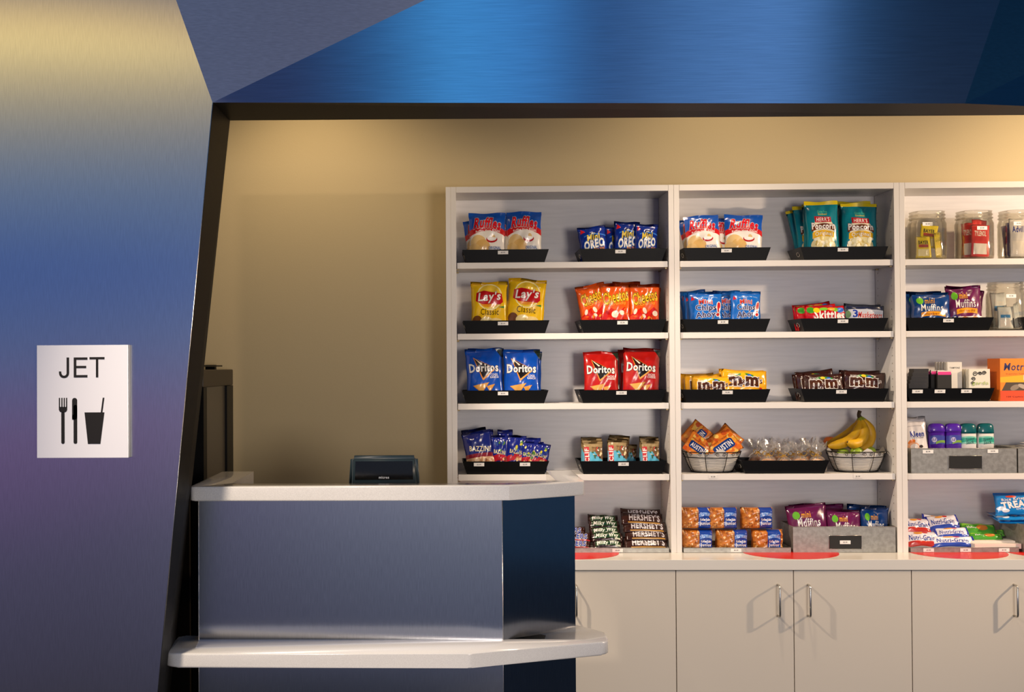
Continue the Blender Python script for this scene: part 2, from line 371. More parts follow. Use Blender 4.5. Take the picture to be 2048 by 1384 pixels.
# ------------------------------------------------------------------ sign
s0 = at(79, 915, YF); s1 = at(260, 690, YF); sw, shh = s1.x-s0.x, s1.z-s0.z; ST = .024
sg = empty('wall_sign', (s0.x, YF, s0.z)); tagg(sg, 'square white wall sign reading JET above fork, knife and cup symbols', 'sign')
bm = bmesh.new(); box(bm, 0, sw, -ST*.75, -.0005, 0, shh, 0, .001); obj('mounting_block', bm, mat('sign_block', '#b9ad98', .3), sg)
bm = bmesh.new(); box(bm, 0, sw, -ST, -ST*.75-.0003, 0, shh, 0, .0008); obj('sign_face', bm, mat('sign_white', '#e6e6ea', .12, coat=.6), sg)
def rr(x0, y0, x1, y1, r, n=5):
    pts = []
    for cx, cy, a0 in ((x1-r, y0+r, -90), (x1-r, y1-r, 0), (x0+r, y1-r, 90), (x0+r, y0+r, 180)):
        for i in range(n+1):
            a = math.radians(a0+90*i/n); pts.append((cx+r*math.cos(a), cy+r*math.sin(a)))
    return pts
K = '#1b1517'
def SX(X): return (X-323)/4.096          # sign drawing, zoomed pixels -> photo pixels
def SYY(Y): return (1127-Y)/4.096
jp = [('P', [(SX(a), SYY(b)) for a, b in ((624, 318), (735, 318), (735, 337), (645, 337), (645, 386), (725, 386), (725, 404), (645, 404), (645, 460), (735, 460), (735, 479), (624, 479))][::-1], K),
      ('P', [(SX(a), SYY(b)) for a, b in ((752, 316), (874, 316), (874, 334), (823, 334), (823, 479), (804, 479), (804, 334), (752, 334))][::-1], K)]
J = [(566, 318), (586, 318), (586, 445)]+[(545+41*math.cos(t), 443+41*math.sin(t)) for t in [i*PI/10 for i in range(0, 11)]]+[(504, 430), (522, 430), (523, 443)]+[(545-21*math.cos(t), 445+20*math.sin(t)) for t in [i*PI/8 for i in range(1, 8)]]+[(566, 443)]
jp.append(('P', [(SX(a), SYY(b)) for a, b in J][::-1], K))
fk = []
for a in (503, 523, 542, 561): fk.append(('R', SX(a), SYY(722), SX(a+9), SYY(643), K))
fk.append(('P', [(SX(a), SYY(b)) for a, b in ((503, 716), (570, 716), (570, 740), (562, 754), (550, 760), (523, 760), (511, 754), (503, 740))][::-1], K))
fk.append(('P', rr(SX(522), SYY(1013), SX(549), SYY(755), 3.2), K))
fk.append(('P', rr(SX(610), SYY(818), SX(651), SYY(644), 5), K)); fk.append(('P', rr(SX(622), SYY(1013), SX(651), SYY(700), 3.4), K)); fk.append(('R', SX(610), SYY(819), SX(640), SYY(780), K))
cupp = [('P', [(SX(a), SYY(b)) for a, b in ((711, 761), (843, 761), (859, 643), (872, 643), (856, 761), (872, 761), (839, 1014), (738, 1014))][::-1], K)]
kx = sw/181
for nm, art in (('lettering', jp), ('cutlery_symbols', fk), ('cup_symbol', cupp)):
    bm = bmesh.new(); decal(bm, art, 1, 1, lambda x, y, n: (x*kx, -ST-.0012, y*kx), 0)
    r = bmesh.ops.extrude_face_region(bm, geom=bm.faces[:])
    bmesh.ops.translate(bm, verts=[v for v in r['geom'] if isinstance(v, bmesh.types.BMVert)], vec=(0, .0011, 0))
    obj(nm, bm, INK, sg)
# ------------------------------------------------------------------ cash counter
YT = -1.25                                   # front edge of the raised top
zt = az(700, 973, YT); tt = az(700, 973, YT)-az(700, 1001.5, YT)
YPp = YT+.03; XL = ax(397, 1100, YPp); XC = ax(1005, 1100, YPp); d2 = .17; XR = ax(1150, 1100, YPp+d2); YBK = -.63
cc = empty('cash_counter', ((XL+XR)/2, YPp+.2, 0)); tagg(cc, 'brushed metal cash counter with white stone top and lower ledge', 'counter'); ccx, ccy = cc.location.x, cc.location.y
def cpts(p): return [(a-ccx, b-ccy) for a, b in p]
METC = brushed('brushed_metal_counter', '#a2a4aa', '#b2b4b9', (600, 600, 24), rough=.18, aniso=.8)
def panel(nm, p, q, z0, z1, th=.004):
    bm = bmesh.new(); v = Vector((q[0]-p[0], q[1]-p[1], 0)).normalized(); n = Vector((-v.y, v.x, 0))*th
    P3 = [Vector((p[0]-ccx, p[1]-ccy, 0)), Vector((q[0]-ccx, q[1]-ccy, 0))]; pr = [P3[0], P3[1], P3[1]+n, P3[0]+n]
    prism(bm, [(a.x, a.y) for a in pr], z0, z1); o = obj(nm, bm, METC, cc); setuv(o, (v.x, v.y, 0), (0, 0, 1)); return o
panel('front_panel', (XL, YPp), (XC, YPp), 0.02, zt-tt)
panel('angled_panel', (XC+.001, YPp), (XR, YPp+d2), 0.02, zt-tt)
panel('side_panel', (XR, YPp+d2+.001), (XR, YBK-.02), 0.02, zt-tt)
panel('side_panel', (XL, YBK-.02), (XL, YPp+.005), 0.02, zt-tt)
for X_ in (XC, XL):
    bm = bmesh.new(); tube(bm, [(X_-ccx, YPp-ccy-.0005, .02), (X_-ccx, YPp-ccy-.0005, zt-tt)], .0013, 5); obj('edge_trim', bm, CHROME, cc)
def rounded(pts, rads, n=5):
    out = []; m = len(pts)
    for i, (p, r) in enumerate(zip(pts, rads)):
        p = Vector(p); a = (Vector(pts[i-1])-p); b = (Vector(pts[(i+1) % m])-p)
        if r <= 0: out.append((p.x, p.y)); continue
        a.normalize(); b.normalize(); h = a.angle(b)/2; t = r/math.tan(h); s = p+a*t; e = p+b*t
        c = p+(a+b).normalized()*(r/math.sin(h))
        a0 = math.atan2(s.y-c.y, s.x-c.x); a1 = math.atan2(e.y-c.y, e.x-c.x); dlt = (a1-a0+PI) % (2*PI)-PI
        for k in range(n+1): th = a0+dlt*k/n; out.append((c.x+r*math.cos(th), c.y+r*math.sin(th)))
    return out
TL = ax(379, 985, YT); TC = ax(1018, 985, YT); TR = ax(1169, 975, YT+.165)
ILb = ax(508, 942, YBK); IRb = ax(1092, 941, YBK)
bm = bmesh.new()
prism(bm, cpts(rounded([(TL, YT), (TC, YT), (TR, YT+.165), (TR, YBK), (IRb, YBK), (IRb, YT+.17), (TC, YT+.11), (ILb, YT+.11), (ILb, YBK), (TL, YBK)],
      [.018, .01, .02, .01, .01, .03, 0, .02, .01, .01])), zt-tt, zt, bev=.006); obj('counter_top', bm, SOLID, cc, True)
YLg = -1.43; zl = az(700, 1308, YLg); tl = az(700, 1308, YLg)-az(700, 1336, YLg)
LL = ax(331, 1310, YLg+.05); LC = ax(940, 1315, YLg); LR = ax(1216, 1275, YLg+.22)
bm = bmesh.new()
prism(bm, cpts(rounded([(LL, YLg), (LC, YLg), (LR, YLg+.19), (LR, YLg+.33), (XR-.012, YPp+d2+.12), (XR-.012, YPp+d2+.01), (XC-.004, YPp+.011), (XL+.012, YPp+.011), (XL+.012, YPp+.06), (LL, YPp+.06)],
      [.05, .04, .045, .05, 0, 0, 0, 0, 0, .02], 6)), zl-tl, zl, bev=.007)
obj('lower_ledge', bm, SOLID, cc, True)
bm = bmesh.new(); box(bm, XL+.01-ccx, XR-.01-ccx, YPp+.01-ccy+d2, YBK-.03-ccy, zt-.33, zt-.30); obj('work_surface', bm, LAM, cc)
bm = bmesh.new(); box(bm, XL+.02-ccx, XC-ccx, YPp+.02-ccy, YBK-.05-ccy, 0, .02); obj('plinth', bm, GAP, cc)
# customer display
YD = -1.0; dx0, dx1 = ax(696, 940, YD), ax(840, 940, YD); dz0 = zt-.299; dz1 = az(768, 912, YD); dw = dx1-dx0
pd = empty('customer_display', ((dx0+dx1)/2, YD, dz0)); tagg(pd, 'small dark grey customer display with black screen behind the cash counter', 'display')
SH = mat('slate_plastic', '#26343b', .4); hs = .078*1.6; hz = dz1-dz0
bm = bmesh.new()
def trap(z0, z1, w0, w1, y0, y1, bev=.008):
    b = bmesh.new(); v = []
    for z, w in ((z0, w0), (z1, w1)):
        for x, y in ((-w/2, y0), (w/2, y0), (w/2, y1), (-w/2, y1)): v.append(b.verts.new((x, y, z)))
    for f in ((3, 2, 1, 0), (4, 5, 6, 7), (0, 1, 5, 4), (1, 2, 6, 5), (2, 3, 7, 6), (3, 0, 4, 7)): b.faces.new([v[i] for i in f])
    bmesh.ops.bevel(b, geom=b.edges[:], offset=bev, segments=3, affect='EDGES'); return b
obj('housing', trap(hz-.125, hz, dw, dw*.93, 0, .06, .012), SH, pd, True)
b = trap(hz-.083, hz-.014, dw*.84, dw*.82, -.002, .01, .0035); obj('screen', b, mat('screen_black', '#020304', .12), pd)
bm = bmesh.new(); decal(bm, [('T', 'micros', 0, 0, .034, .008, '#dfe3e8', {'b': .01})], 1, 1, lambda x, y, n: (x, -.0028, hz-.072+y), 0); obj('logo_lettering', bm, mat('logo_grey', '#cfd4da', .5), pd)
obj('neck', trap(.012, hz-.12, .05, .06, .015, .05, .004), SH, pd); obj('base', trap(0, .013, .2, .18, -.04, .12, .004), SH, pd)
# black drinks cooler behind the left return
XFr = ax(466, 860, YB-.02); YCf = YB-.70
fr = empty('drinks_cooler', (XFr-.3, YB-.36, 0)); fx, fy = fr.location.x, fr.location.y; fz = az(440, 739, -.1)
tagg(fr, 'tall black drinks cooler between metal panel and beige wall', 'cooler')
BRN = mat('cooler_trim', '#2c241a', .45, .1)
bm = bmesh.new(); box(bm, -.3, .275, .34, .35, .02, fz-.07); box(bm, -.30, .275, -.33, .34, .02, .12); box(bm, -.3, -.28, -.33, .34, .12, fz-.07); obj('cabinet_body', bm, BLKP, fr)
bm = bmesh.new(); box(bm, -.3, .3, -.34, .345, fz-.068, fz, 0, .004); obj('top_band', bm, BRN, fr)
bm = bmesh.new(); box(bm, .255, .3, -.34, -.27, .0, fz-.069); obj('corner_post', bm, BLKP, fr)
bm = bmesh.new(); box(bm, .255, .3, .19, .345, .0, fz-.069); obj('corner_post', bm, BLKP, fr)
bm = bmesh.new(); box(bm, .278, .290, -.27, .19, .10, fz-.069); obj('side_glass', bm, mat('grey_glass', '#46413a', .3, spec=.3), fr)
bm = bmesh.new(); box(bm, -.3, .25, -.36, -.341, .05, fz-.075, 0, .003); d = obj('door', bm, mat('cooler_door', '#2b2620', .3), fr)
bm = bmesh.new(); box(bm, .2, .215, -.40, -.36, .9, 1.3, 0, .003); obj('handle', bm, BLKP, d)
bm = bmesh.new(); box(bm, -.2, .27, -.30, .25, fz+.012, fz+.018); box(bm, .21, .25, .18, .22, fz, fz+.02); box(bm, -.15, -.1, -.27, -.22, fz, fz+.02); obj('lid_flap', bm, BLKP, fr)
# ------------------------------------------------------------------ shelving
ZC = .91                                     # work top
SZ = [ZC, 1.232, 1.526, az(930, 667.5), 2.111]      # standing surfaces, bottom to top
ZT = 2.426; TH = .0245; PT = .0225; DEP = .25
def bookcase(x0, x1, n, label, filler=False):
    r = empty('shelf_unit', ((x0+x1)/2, DEP/2, ZC)); tagg(r, label, 'shelf unit', 'open white shelf units on the work top'); cx = r.location.x; w = (x1-x0)/2
    for s in (-1, 1):
        bm = bmesh.new(); a, b = sorted((s*w, s*(w-PT))); box(bm, a+.0004, b-.0004, -DEP/2, DEP/2, 0, ZT-ZC, 0, .0006)
        xi = s*(w-PT)-s*.0012
        for k in range(int((ZT-ZC)/.032)-3):
            for yy in (-DEP/2+.035, DEP/2-.045):
                zz = .07+k*.032
                ring = [bm.verts.new((xi, yy+.0026*math.cos(t*PI/4), zz+.0026*math.sin(t*PI/4))) for t in range(8)]
                bm.faces.new(ring if s < 0 else ring[::-1]).material_index = 1
        obj('side_panel', bm, [LAM, mat('pin_hole', '#6b5c4a', .8)], r)
    bm = bmesh.new(); box(bm, -w+PT+.0005, w-PT-.0005, -DEP/2, DEP/2, ZT-ZC-TH, ZT-ZC, 0, .0006); obj('top_panel', bm, LAM, r)
    bm = bmesh.new(); box(bm, -w+PT+.0005, w-PT-.0005, DEP/2-.006, DEP/2-.0005, 0.0005, ZT-ZC-TH-.0005); obj('back_panel', bm, LAMB, r)
    for z in SZ[1:]:
        bm = bmesh.new(); box(bm, -w+PT+.003, w-PT-.003, -DEP/2+.008, DEP/2-.0065, z-ZC-TH, z-ZC, 0, .0006); sh = obj('shelf', bm, LAM, r)
        for s in (-1, 1):
            for yy in (-DEP/2+.03, DEP/2-.05):
                bm = bmesh.new(); box(bm, s*(w-PT-.006)-.005, s*(w-PT-.006)+.005, yy-.005, yy+.005, z-ZC-TH-.006, z-ZC-TH-.0003); obj('shelf_pin', bm, mat('pin_brass', '#8a7a5c', .4, .8), sh)
        if n == 2 and z == SZ[1]:
            for px_ in (1427, 1717):
                pl = empty('price_strip'); C.objects.unlink(pl); bpy.data.objects.remove(pl)
                bm = bmesh.new(); X = ax(px_, 953)-cx; box(bm, X-.018, X+.018, -DEP/2+.0068, -DEP/2+.0078, z-ZC-.018, z-ZC-.004)
                decal(bm, [('T', '$1.00', 0, 0, .016, .006, 'k', {'b': .02})], 1, 1, lambda x, y, q: (X+x, -DEP/2+.0062, z-ZC-.011+y), 1)
                obj('price_label', bm, [LAM, INK], sh)
    if filler:
        bm = bmesh.new(); box(bm, -w-.0205, -w, -DEP/2, -DEP/2+.02, 0, ZT-ZC, 0, .0006); obj('filler_strip', bm, LAM, r)
    return r
bookcase(.021, .941, 1, 'leftmost white shelf unit, mostly chip bags, next to the bare wall', True)
bookcase(.941, 1.861, 2, 'middle white shelf unit holding popcorn, candy and a banana basket')
bookcase(1.861, 2.781, 3, 'rightmost white shelf unit with clear jars on its top shelf')
bm = bmesh.new(); YCF = -.196
box(bm, -.12, 3.4, YCF, YB-.002, ZC-.041, ZC, 0, .0012)
tagg(obj('countertop', bm, mat('worktop_laminate', '#e4dfd4', .25, coat=.3)), 'long white work top under the three shelf units', 'countertop')
YDo = YCF+.022
def pxdoor(x): return ax(x, 1250, YDo-.018)
base_edges = [(ax(883, 1250, YDo), pxdoor(1117.5), pxdoor(1352.5)), (pxdoor(1352.5), pxdoor(1588), pxdoor(1824)), (pxdoor(1824), pxdoor(2059), pxdoor(2295))]
blab = ['white base cabinet partly hidden by the cash counter', 'white base cabinet whose two bar handles face each other mid-frame', 'white base cabinet at the right edge of the photo']
dzt = az(1500, 1141, YDo-.018)
for bi, ((xa, xm, xb), lb) in enumerate(zip(base_edges, blab)):
    r = empty('base_cabinet', (xm, .0, 0)); tagg(r, lb, 'cabinet', 'white base cabinets under the work top')
    bm = bmesh.new(); box(bm, xa-xm+.0004, xb-xm-.0004, YDo+.001, YB-.004, .08, ZC-.0414); obj('carcass', bm, GAP, r)
    bm = bmesh.new(); box(bm, xa-xm+.0004, xb-xm-.0004, YDo+.05, YDo+.07, 0, .0795); obj('toe_kick', bm, GAP, r)
    for k, (a, b) in enumerate(((xa, xm), (xm, xb))):
        bm = bmesh.new(); box(bm, a-xm+.0016, b-xm-.0016, YDo-.018, YDo, .09, dzt, 0, .0008); d = obj('door', bm, DOORM, r)
        hx = {(0, 1): ax(1153, 1200, YDo-.05), (1, 0): ax(1559.5, 1200, YDo-.05), (1, 1): ax(1620.5, 1200, YDo-.05), (2, 0): ax(2034.5, 1200, YDo-.05), (2, 1): ax(2096, 1200, YDo-.05), (0, 0): ax(1082, 1200, YDo-.05)}[(bi, k)]-xm
        z1, z0 = az(1559, 1172, YDo-.05), az(1559, 1234, YDo-.05); yo = YDo-.018
        pts = [(hx, yo+.0005, z1), (hx, yo-.026, z1), (hx, yo-.033, z1-.003), (hx, yo-.036, z1-.009), (hx, yo-.036, z0+.009), (hx, yo-.033, z0+.003), (hx, yo-.026, z0), (hx, yo+.0005, z0)]
        bm = bmesh.new(); tube(bm, pts, .0042, 8); obj('handle', bm, CHROME, d)
# red round mats on the work top
RED = mat('red_vinyl', '#d81e10', .35)
for (xc, lb) in ((1135, 'red round mat under the chocolate bar tray, leftmost on the work top'), (1594, 'red round mat between the crumb cakes and the muffin bin'), (1935, 'red round mat under the tray of cereal bars'), (2135, 'red round mat cut off by the right edge')):
    X = ax(xc, 1110, -.1); bm = bmesh.new(); lathe(bm, [(.193, 0), (.193, .0008)], 64)
    o = obj('round_mat', bm, RED); o.location = (X, -.183+.193, ZC+.0003); tagg(o, lb, 'mat', 'red round mats on the work top')
    if xc == 1135: o.location.x = ax(1237, 1106, -.01)-.19
# ------------------------------------------------------------------ trays
def label_mesh(txt='$2.00'):
    bm = bmesh.new(); box(bm, -.0215, .0215, -.0006, .0003, -.0073, .0073)
    decal(bm, [('T', txt, 0, 0, .017, .006, 'k', {'b': .025})], 1, 1, lambda x, y, q: (x, -.0010, y), 1)
    me = bpy.data.meshes.new('price_label'); bm.to_mesh(me); bm.free(); me.materials.append(WHITE); me.materials.append(INK); return me
LB2 = label_mesh('$2.00')
TWt, TWb, TDt, TDb, THt = .358, .322, .205, .185, .054
def tray_mesh():
    bm = bmesh.new(); th = .004
    def ring(w, d, z): return [bm.verts.new(p) for p in ((-w/2, -d/2, z), (w/2, -d/2, z), (w/2, d/2, z), (-w/2, d/2, z))]
    a = ring(TWb, TDb, 0); b = ring(TWt, TDt, THt); c = ring(TWt-2*th, TDt-2*th, THt); d = ring(TWb-2*th, TDb-2*th, th)
    bm.faces.new(a[::-1]); bm.faces.new(d)
    for p, q in ((a, b), (b, c), (c, d)):
        for k in range(4): bm.faces.new((p[k], p[(k+1) % 4], q[(k+1) % 4], q[k]))
    me = bpy.data.meshes.new('tray_body'); bm.to_mesh(me); bm.free(); me.materials.append(BLK); return me
TRM = tray_mesh()
def handle_mesh():
    bm = bmesh.new(); tube(bm, [(0, .020*math.cos(t), .009*math.sin(t)) for t in [i*PI/6 for i in range(12)]], .0016, 5, closed=True)
    me = bpy.data.meshes.new('grip_ring'); bm.to_mesh(me); bm.free(); me.materials.append(CHROME); return me
GRM = handle_mesh()
YTr = .012
TRAYS = []
def tray(xl, shelf, labs, label, yy=None):
    """xl: photo x of the front top left corner; labs: photo x of each price label"""
    z = SZ[shelf]; y_ = yy or {4: 497, 3: 640, 2: 783, 1: 922}[shelf]
    X = ax(xl, y_, YTr)+TWt/2
    for a, b in ((.0435, .9185), (.9635, 1.8385), (1.8835, 2.7585)):
        if a-.02 < X < b: X = min(max(X, a+.002+TWt/2), b-.002-TWt/2) if X+TWt/2 < b+.04 else X
    r = empty('snack_tray', (X, YTr+TDt/2, z+.0005)); tagg(r, label, 'tray', 'black tapered snack trays on the shelves')
    obj('tray_body', None, None, r, me=TRM); TRAYS.append((X, z+.0055))
    for s in (-1, 1):
        g = obj('grip_ring', None, None, r, me=GRM); g.location = (s*((TWt+TWb)/4+.0008), -.035, THt*.52); g.rotation_euler = (0, s*.32, 0)
    for lx in labs:
        g = obj('price_label', None, None, r, me=LB2); g.location = (ax(lx, y_, YTr)-X, -(TDt*.8+TDb*.2)/2-.0016, THt-.0125); g.rotation_euler = (.18, 0, 0)
    return r
tray(925, 4, [1006], 'black tray of red and blue chip bags, top shelf of leftmost unit')
tray(1159, 4, [1241], 'black tray of mini cookie pouches on the top shelf')
tray(926, 3, [1006], 'black tray holding two yellow chip bags')
tray(1159, 3, [1245], 'black tray of orange puffed snack bags')
tray(924, 2, [1006], 'black tray of blue tortilla chip bags')
tray(1158, 2, [1243], 'black tray of red tortilla chip bags')
tray(925, 1, [958, 1050], 'black tray of navy nut bags with two price labels')
tray(1159, 1, [1247], 'black tray of energy bars in three clusters')
tray(1367, 4, [1453], 'black tray of red and blue chip bags beside the popcorn')
tray(1601, 4, [1686], 'black tray of tall teal popcorn bags')
tray(1366, 3, [1446], 'black tray of light blue mini cookie pouches')
tray(1601, 3, [1686], 'black tray of red and silver candy packs')
tray(1366, 2, [1455], 'black tray of yellow candy bags')
tray(1602, 2, [1683], 'black tray of dark brown candy bags')
tray(1483, 1, [], 'black tray of tied cellophane pastries between two wire baskets')
tray(1808, 3, [1897], 'black tray of mini muffin pouches beside a clear jar')
tray(1811, 2, [1835, 1880, 1933], 'black tray of small boxes with three price labels')
tray(2047, 3, [], 'black tray cut off by the right edge behind a jar', 640)
# galvanised trays and bins
BINS = []
def bin_(x0, x1, y0, y1, zb, h, th, label, cat, labs=(), plate=None, platelab=None, name='metal_bin', ly=None):
    if h > .05: BINS.append(((x0+x1)/2, zb, x1-x0))
    r = empty(name, ((x0+x1)/2, (y0+y1)/2, zb+.0012)); tagg(r, label, cat, 'galvanised metal bins and trays'); w = (x1-x0)/2; d = (y1-y0)/2
    bm = bmesh.new(); box(bm, -w, w, -d, d, 0, th)
    box(bm, -w, w, -d, -d+th, th, h); box(bm, -w, w, d-th, d, th, h); box(bm, -w, -w+th, -d+th, d-th, th, h); box(bm, w-th, w, -d+th, d-th, th, h)
    tube(bm, [(-w, -d, h), (w, -d, h), (w, d, h), (-w, d, h)], .0014, 5, closed=True)
    obj('bin_body', bm, GALV, r)
    for lx, lz in labs:
        g = obj('price_label', None, None, r, me=LB2); g.location = (lx-r.location.x, -d-.0012, lz)
    if plate:
        bm = bmesh.new(); a, b, c, e = plate; box(bm, a-r.location.x, b-r.location.x, -d-.002, -d-.0003, c, e, 0, .0005); p = obj('label_plate', bm, mat('black_plate', '#16140f', .5), r)
        bm = bmesh.new(); tube(bm, [(a-r.location.x, -d-.0022, c), (b-r.location.x, -d-.0022, c), (b-r.location.x, -d-.0022, e), (a-r.location.x, -d-.0022, e)], .0010, 4, closed=True); obj('plate_frame', bm, CHROME, p)
        if platelab:
            g = obj('price_label', None, None, p, me=LB2); g.location = (platelab-r.location.x, -d-.003, (c+e)/2)
    return r
bin_(ax(1080, 1100), ax(1339, 1100)-.002, .0, .225, ZC, .019, .0015, 'shallow metal tray of chocolate bars on the work top', 'tray', [(ax(1235, 1101), .009)], name='metal_tray')
bin_(ax(1366, 1100)+.003, ax(1582, 1100), .0, .215, ZC, .019, .0015, 'shallow metal tray of crumb cakes on the work top', 'tray', [(ax(1472, 1101), .009)], name='metal_tray')
zb = az(1690, 1054)-ZC
bin_(ax(1585, 1100)+.003, ax(1792, 1100)-.001, .0, .20, ZC, zb, .0015, 'deep metal bin of mini muffins on the work top', 'bin', plate=(ax(1658, 1085), ax(1723, 1085), .014, .069), platelab=ax(1690, 1085))
bin_(ax(1821, 1100)+.001, ax(2038, 1100), .0, .215, ZC, .019, .0015, 'shallow metal tray of cereal bars on the work top', 'tray', [(ax(1857, 1098), .009), (ax(1931, 1098), .009), (ax(2008, 1098), .009)], name='metal_tray')
rb_ = bin_(ax(2041, 1100), ax(2150, 1100), .0, .19, ZC, az(2045, 1050)-ZC, .0015, 'deep metal bin at the right edge holding blue snack packs', 'bin')
rb_.rotation_euler = (0, 0, .14); BINS[-1] = (BINS[-1][0]-.005, BINS[-1][1], BINS[-1][2]-.01)
bin_(ax(1824, 920)+.001, ax(2036, 920), .012, .215, SZ[1], az(1900, 898)-SZ[1], .0015, 'metal bin of deodorants and wipes on the fourth shelf', 'bin', [(ax(1858, 905), .088), (ax(1988, 904), .089)], (ax(1900, 930), ax(1966, 930), .017, .071))
bin_(ax(2039, 920), ax(2245, 920), .012, .215, SZ[1], az(1900, 898)-SZ[1], .0015, 'metal bin cut off by the right edge beside the deodorants', 'bin')
# ------------------------------------------------------------------ printed packages (drawing units = photo pixels)
W_, K_, R_, Y_ = '#f4f0ea', '#120d0b', '#c8141c', '#f6c81c'
def out(*p): return {'out': list(p)}
def T(s, cx, cy, w, h, c, **o): return ('T', s, cx, cy, w, h, c, o)
def dots(r, n, x0, x1, y0, y1, rs, cols): return [('E', r.uniform(x0, x1), r.uniform(y0, y1), r.uniform(*rs), r.uniform(*rs), r.choice(cols), r.uniform(0, 90)) for _ in range(n)]
q = random.Random(3)
def ridged(n): return package('ridged_chip_bag', 74, 98, 26, '#f1ece4', [
    ('P', swoosh(0, 74, 58, 100, 10)[::1], '#1552b0'), ('P', swoosh(0, 74, 50, 62, 11), '#c81a20'),
    T('Ruffles Have Ridges', 38, 60, 50, 5.5, W_, arc=.5, b=.03),
    T('Ruffles', 38, 76, 54, 21, '#d81624', rot=-4, sh=.12, b=.055, arc=.18, out=[(.13, W_), (.09, '#16264e')]),
    ('E', 18, 38, 16, 15, '#e2c184'), ('E', 27, 31, 15, 13, '#d9b06a'), ('E', 10, 24, 13, 12, '#dcb878'), ('E', 46, 44, 11.5, 6.5, '#b5161c'), ('E', 46, 46, 10, 5, W_), ('E', 49, 49, 4, 5, '#e2c184', 20),
    ('E', 48, 46, 6, 2.2, '#fffdf8'), T('ORIGINAL', 52, 27, 26, 6, '#1a5fa6', b=.03)], seed=n)
def cookie_m(n): return package('mini_cookie_pouch', 62, 74, 20, '#0e2f92', [
    ('P', [(5, 58), (16, 62), (7, 69)], '#d8232a'), ('E', 34, 56, 9, 4, '#20140f'), ('E', 34, 57, 5, 2, '#efe6d2'), ('P', swoosh(12, 62, 50, 53, 4), '#3a7ad8'),
    T('Mini', 33, 49, 28, 13, '#f2d34a', sh=.15, rot=6, b=.06, out=[(.12, '#0a1a4a')]),
    T('OREO', 33, 34, 46, 17, W_, sh=.15, rot=8, b=.08, out=[(.17, '#5aa0e8'), (.13, '#0a1a4a')]), T('Bite Size!', 44, 23, 24, 6, '#f0a030', rot=8, b=.04)], seed=n)
def classic(n): return package('yellow_chip_bag', 75, 98, 26, '#f2c414', [
    ('E', 38, 68, 27, 26, '#fff2b0'), ('E', 38, 68, 24.5, 24, '#f6cf3c'), ('E', 37, 55, 18, 7, '#f09c1c'),
    ('P', [(9, 60), (11, 76), (26, 80), (64, 74), (66, 58), (60, 53), (22, 54)], '#c4161c'),
    T("Lay's", 38, 66.5, 46, 21, W_, sh=.22, rot=3, b=.05, out=[(.09, '#8c0c12')]), T('Classic', 38, 39, 38, 12, '#5a4410', b=.006),
    ('E', 12, 22, 10, 10, '#7a4a1c'), ('E', 32, 20, 14, 9, '#f4e0a0'), ('E', 50, 19, 15, 8, '#f0d488'), ('P', [(56, 48), (68, 46), (68, 50)], '#3a8a3c')], seed=n)
def puffs(n): 
    r = random.Random(n)
    return package('orange_puff_bag', 60, 92, 22, '#ea5a12', [
    T('Cheetos', 31, 66, 50, 22, '#f6c426', sh=.1, rot=14, b=.045, out=[(.15, '#f6a41c'), (.115, K_)]), T('Crunchy', 36, 52, 30, 7, '#f7a83a', rot=8, b=.04),
    ('P', [(0, 0), (60, 0), (60, 38), (48, 46), (36, 36), (22, 44), (0, 30)], '#c81a0c')] + dots(r, 16, 4, 56, 22, 40, (2, 7), ['#e8621a', '#f08a2a', '#a81208', '#f6e4cc', '#d83a10']), seed=n)
def tort(n, col, deep, l1, l2): return package('tortilla_chip_bag', 74, 108, 24, col, [
    ('P', [(60, 106), (74, 106), (74, 88)], '#1d2a1c'),
    ('P', [(15, 90), (60, 66), (34, 42), (32, 44)], '#e08a30'), ('P', [(17, 88.5), (57, 66.4), (34.5, 44.5)], K_), ('P', [(22, 84), (38, 76), (30, 60)], deep), ('P', [(17, 88.5), (34, 76), (31, 74)], '#f3e6cc'),
    T('Doritos', 36, 68, 59, 14, W_, b=.065, fan=.22, out=[(.13, K_)]), ('P', [(33, 46), (56, 64), (58, 63), (35, 43)], '#f0a850'),
    T(l1, 57, 53, 15, 4.6, W_, b=.04), T(l2, 57, 48, 17, 4.2, W_, b=.04),
    ('P', [(12, 32), (46, 38), (30, 16)], '#d8923a'), ('P', [(14, 32), (44, 37), (30, 18)], '#e6ac54'), ('P', [(40, 30), (58, 34), (46, 18)], '#dc9c44')], seed=n)
def nuts_l(n): return package('navy_nut_bag', 62, 78, 18, '#14206e', [
    T('BAZZINI', 33, 43, 44, 10, '#efe2b8', rot=-9, b=.03), ('P', swoosh(0, 62, 26, 34, 2, end=-3), '#7c1422'), ('P', swoosh(0, 62, 8, 26, 2, end=-3), '#c8a07c')]+dots(random.Random(5), 9, 6, 56, 12, 24, (3, 6), ['#b98a62', '#8d5a3c', '#dcc0a0']), seed=n)
def nuts_s(n): return package('small_nut_bag', 42, 66, 14, '#13207a', [
    T('BAZZINI', 21, 36, 28, 7, '#d8cc8c', rot=-6, b=.03), ('P', swoosh(0, 42, 16, 27, 5), '#a51826')]+dots(random.Random(n), 8, 8, 34, 30, 56, (1.5, 4), ['#4e7a2c', '#b8b03c', '#2c4a90'])+dots(random.Random(n+4), 5, 8, 36, 14, 26, (2, 4), ['#c86a3c', '#7c2a1c', '#d8b080']), seed=n)
